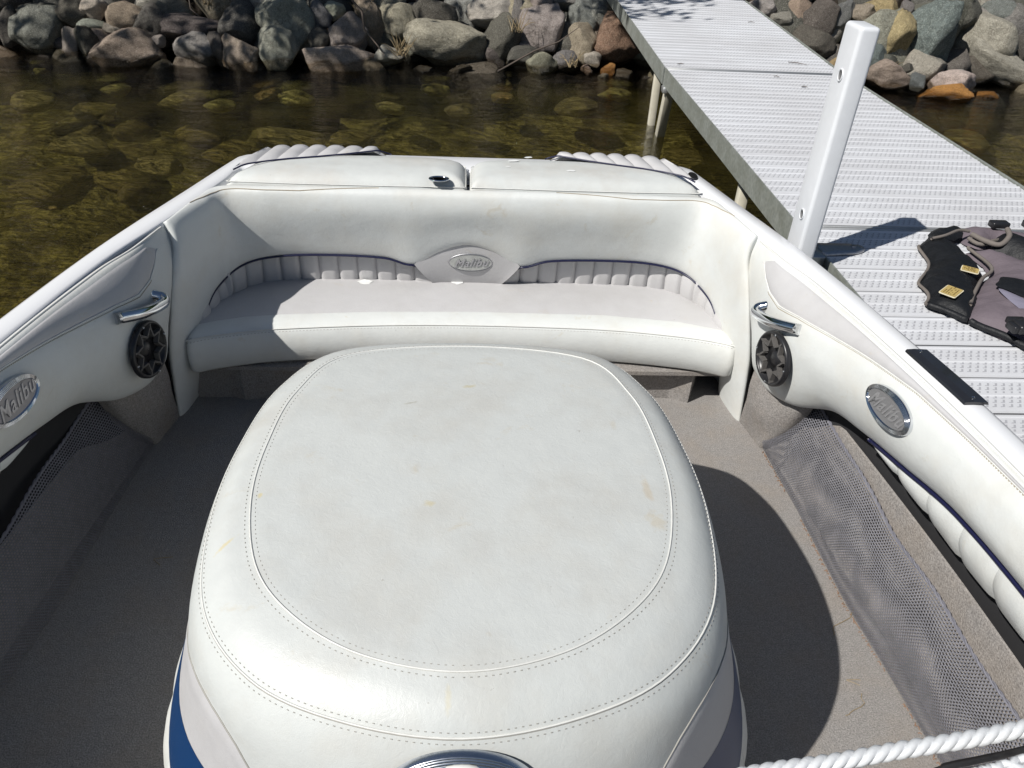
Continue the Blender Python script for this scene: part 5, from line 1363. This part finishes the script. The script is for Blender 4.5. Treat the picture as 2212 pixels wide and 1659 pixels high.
r2 = cr1(np.array([(.22, .250, 1.135), (.314, .258, 1.166), (.352, .263, 1.180), (.388, .267, 1.191), (.50, .28, 1.225)]), np.linspace(0, 4, 90))
ro2 = empty('rope', tuple(r2[0])); tag(ro2, 'second pale braided rope end showing in the lower right corner behind the twisted one', 'rope')
for k in range(4):
    pts = []
    for i in range(90):
        d = Vector(r2[min(i + 1, 89)] - r2[max(i - 1, 0)]).normalized(); a = d.cross(Vector((0, 0, 1))).normalized(); c_ = a.cross(d)
        w = i * .75 * (1 if k < 2 else -1) + (k % 2) * math.pi
        pts.append(Vector(r2[i]) + (a * math.cos(w) + c_ * math.sin(w)) * .0036)
    tube('strand', pts, .0030, M['rope'], ro2, n=7)

strap = empty('strap', (.2, .26, 1.15)); tag(strap, 'narrow black strap between the two ropes in the lower right corner', 'strap')
q_ = cr1(np.array([(.20, .258, 1.146), (.32, .269, 1.177), (.338, .272, 1.183), (.365, .274, 1.189), (.395, .277, 1.195), (.50, .288, 1.222)]), np.linspace(0, 5, 40))
MB().add([(p[0], p[1] - .002, p[2] + h) for p in q_ for h in (-.004, .004)] + [(p[0], p[1] + .0, p[2] + h) for p in q_ for h in (-.004, .004)], grid_faces(40, 2) + [(80 + a, 80 + b, 80 + c_, 80 + d) for a, b, c_, d in grid_faces(40, 2, True)]).build('webbing', M['black'], strap)
# frayed rusty edge of the carpet along the net, and a few threads
r = random.Random(5); b = MB()
for y in np.arange(2.02, .55, -.010):
    x = float(np.interp(-y, [-2.05, -1.7, -1.36, -1.17, -.89, -.3, .7], [1.040, 1.058, 1.066, 1.085, 1.108, 1.125, 1.13])) - .004
    if noise.noise(Vector((y * 6, 0, 0))) > -.1:
        a = r.uniform(0, 6.28); l = r.uniform(.002, .010); b.tube([(x, y, .002), (x - abs(math.cos(a)) * l * .5, y + math.sin(a) * l, .005), (x - abs(math.cos(a)) * l, y + math.sin(a) * l * 1.4, .002)], .0012, 4)
M['rust'] = plain('rust_thread', (.27, .16, .10), .9)
fe = b.build('frayed_edge', M['rust'], boat); fe['kind'] = 'stuff'
b = MB()
for (x, y, a, l) in ((.99, 1.25, .5, .10), (1.0, 1.10, 2.3, .06), (.93, 1.02, .1, .09), (-.55, 2.0, .4, .05), (.55, 2.05, 1.2, .05), (-.85, 1.5, 2.0, .06)):
    b.tube([(x + math.cos(a + .9 * math.sin(t * 5)) * l * t, y + math.sin(a + .6 * t) * l * t, .003) for t in np.linspace(0, 1, 8)], .0009, 4)
fe = b.build('loose_thread', M['dry'], boat); fe['kind'] = 'stuff'
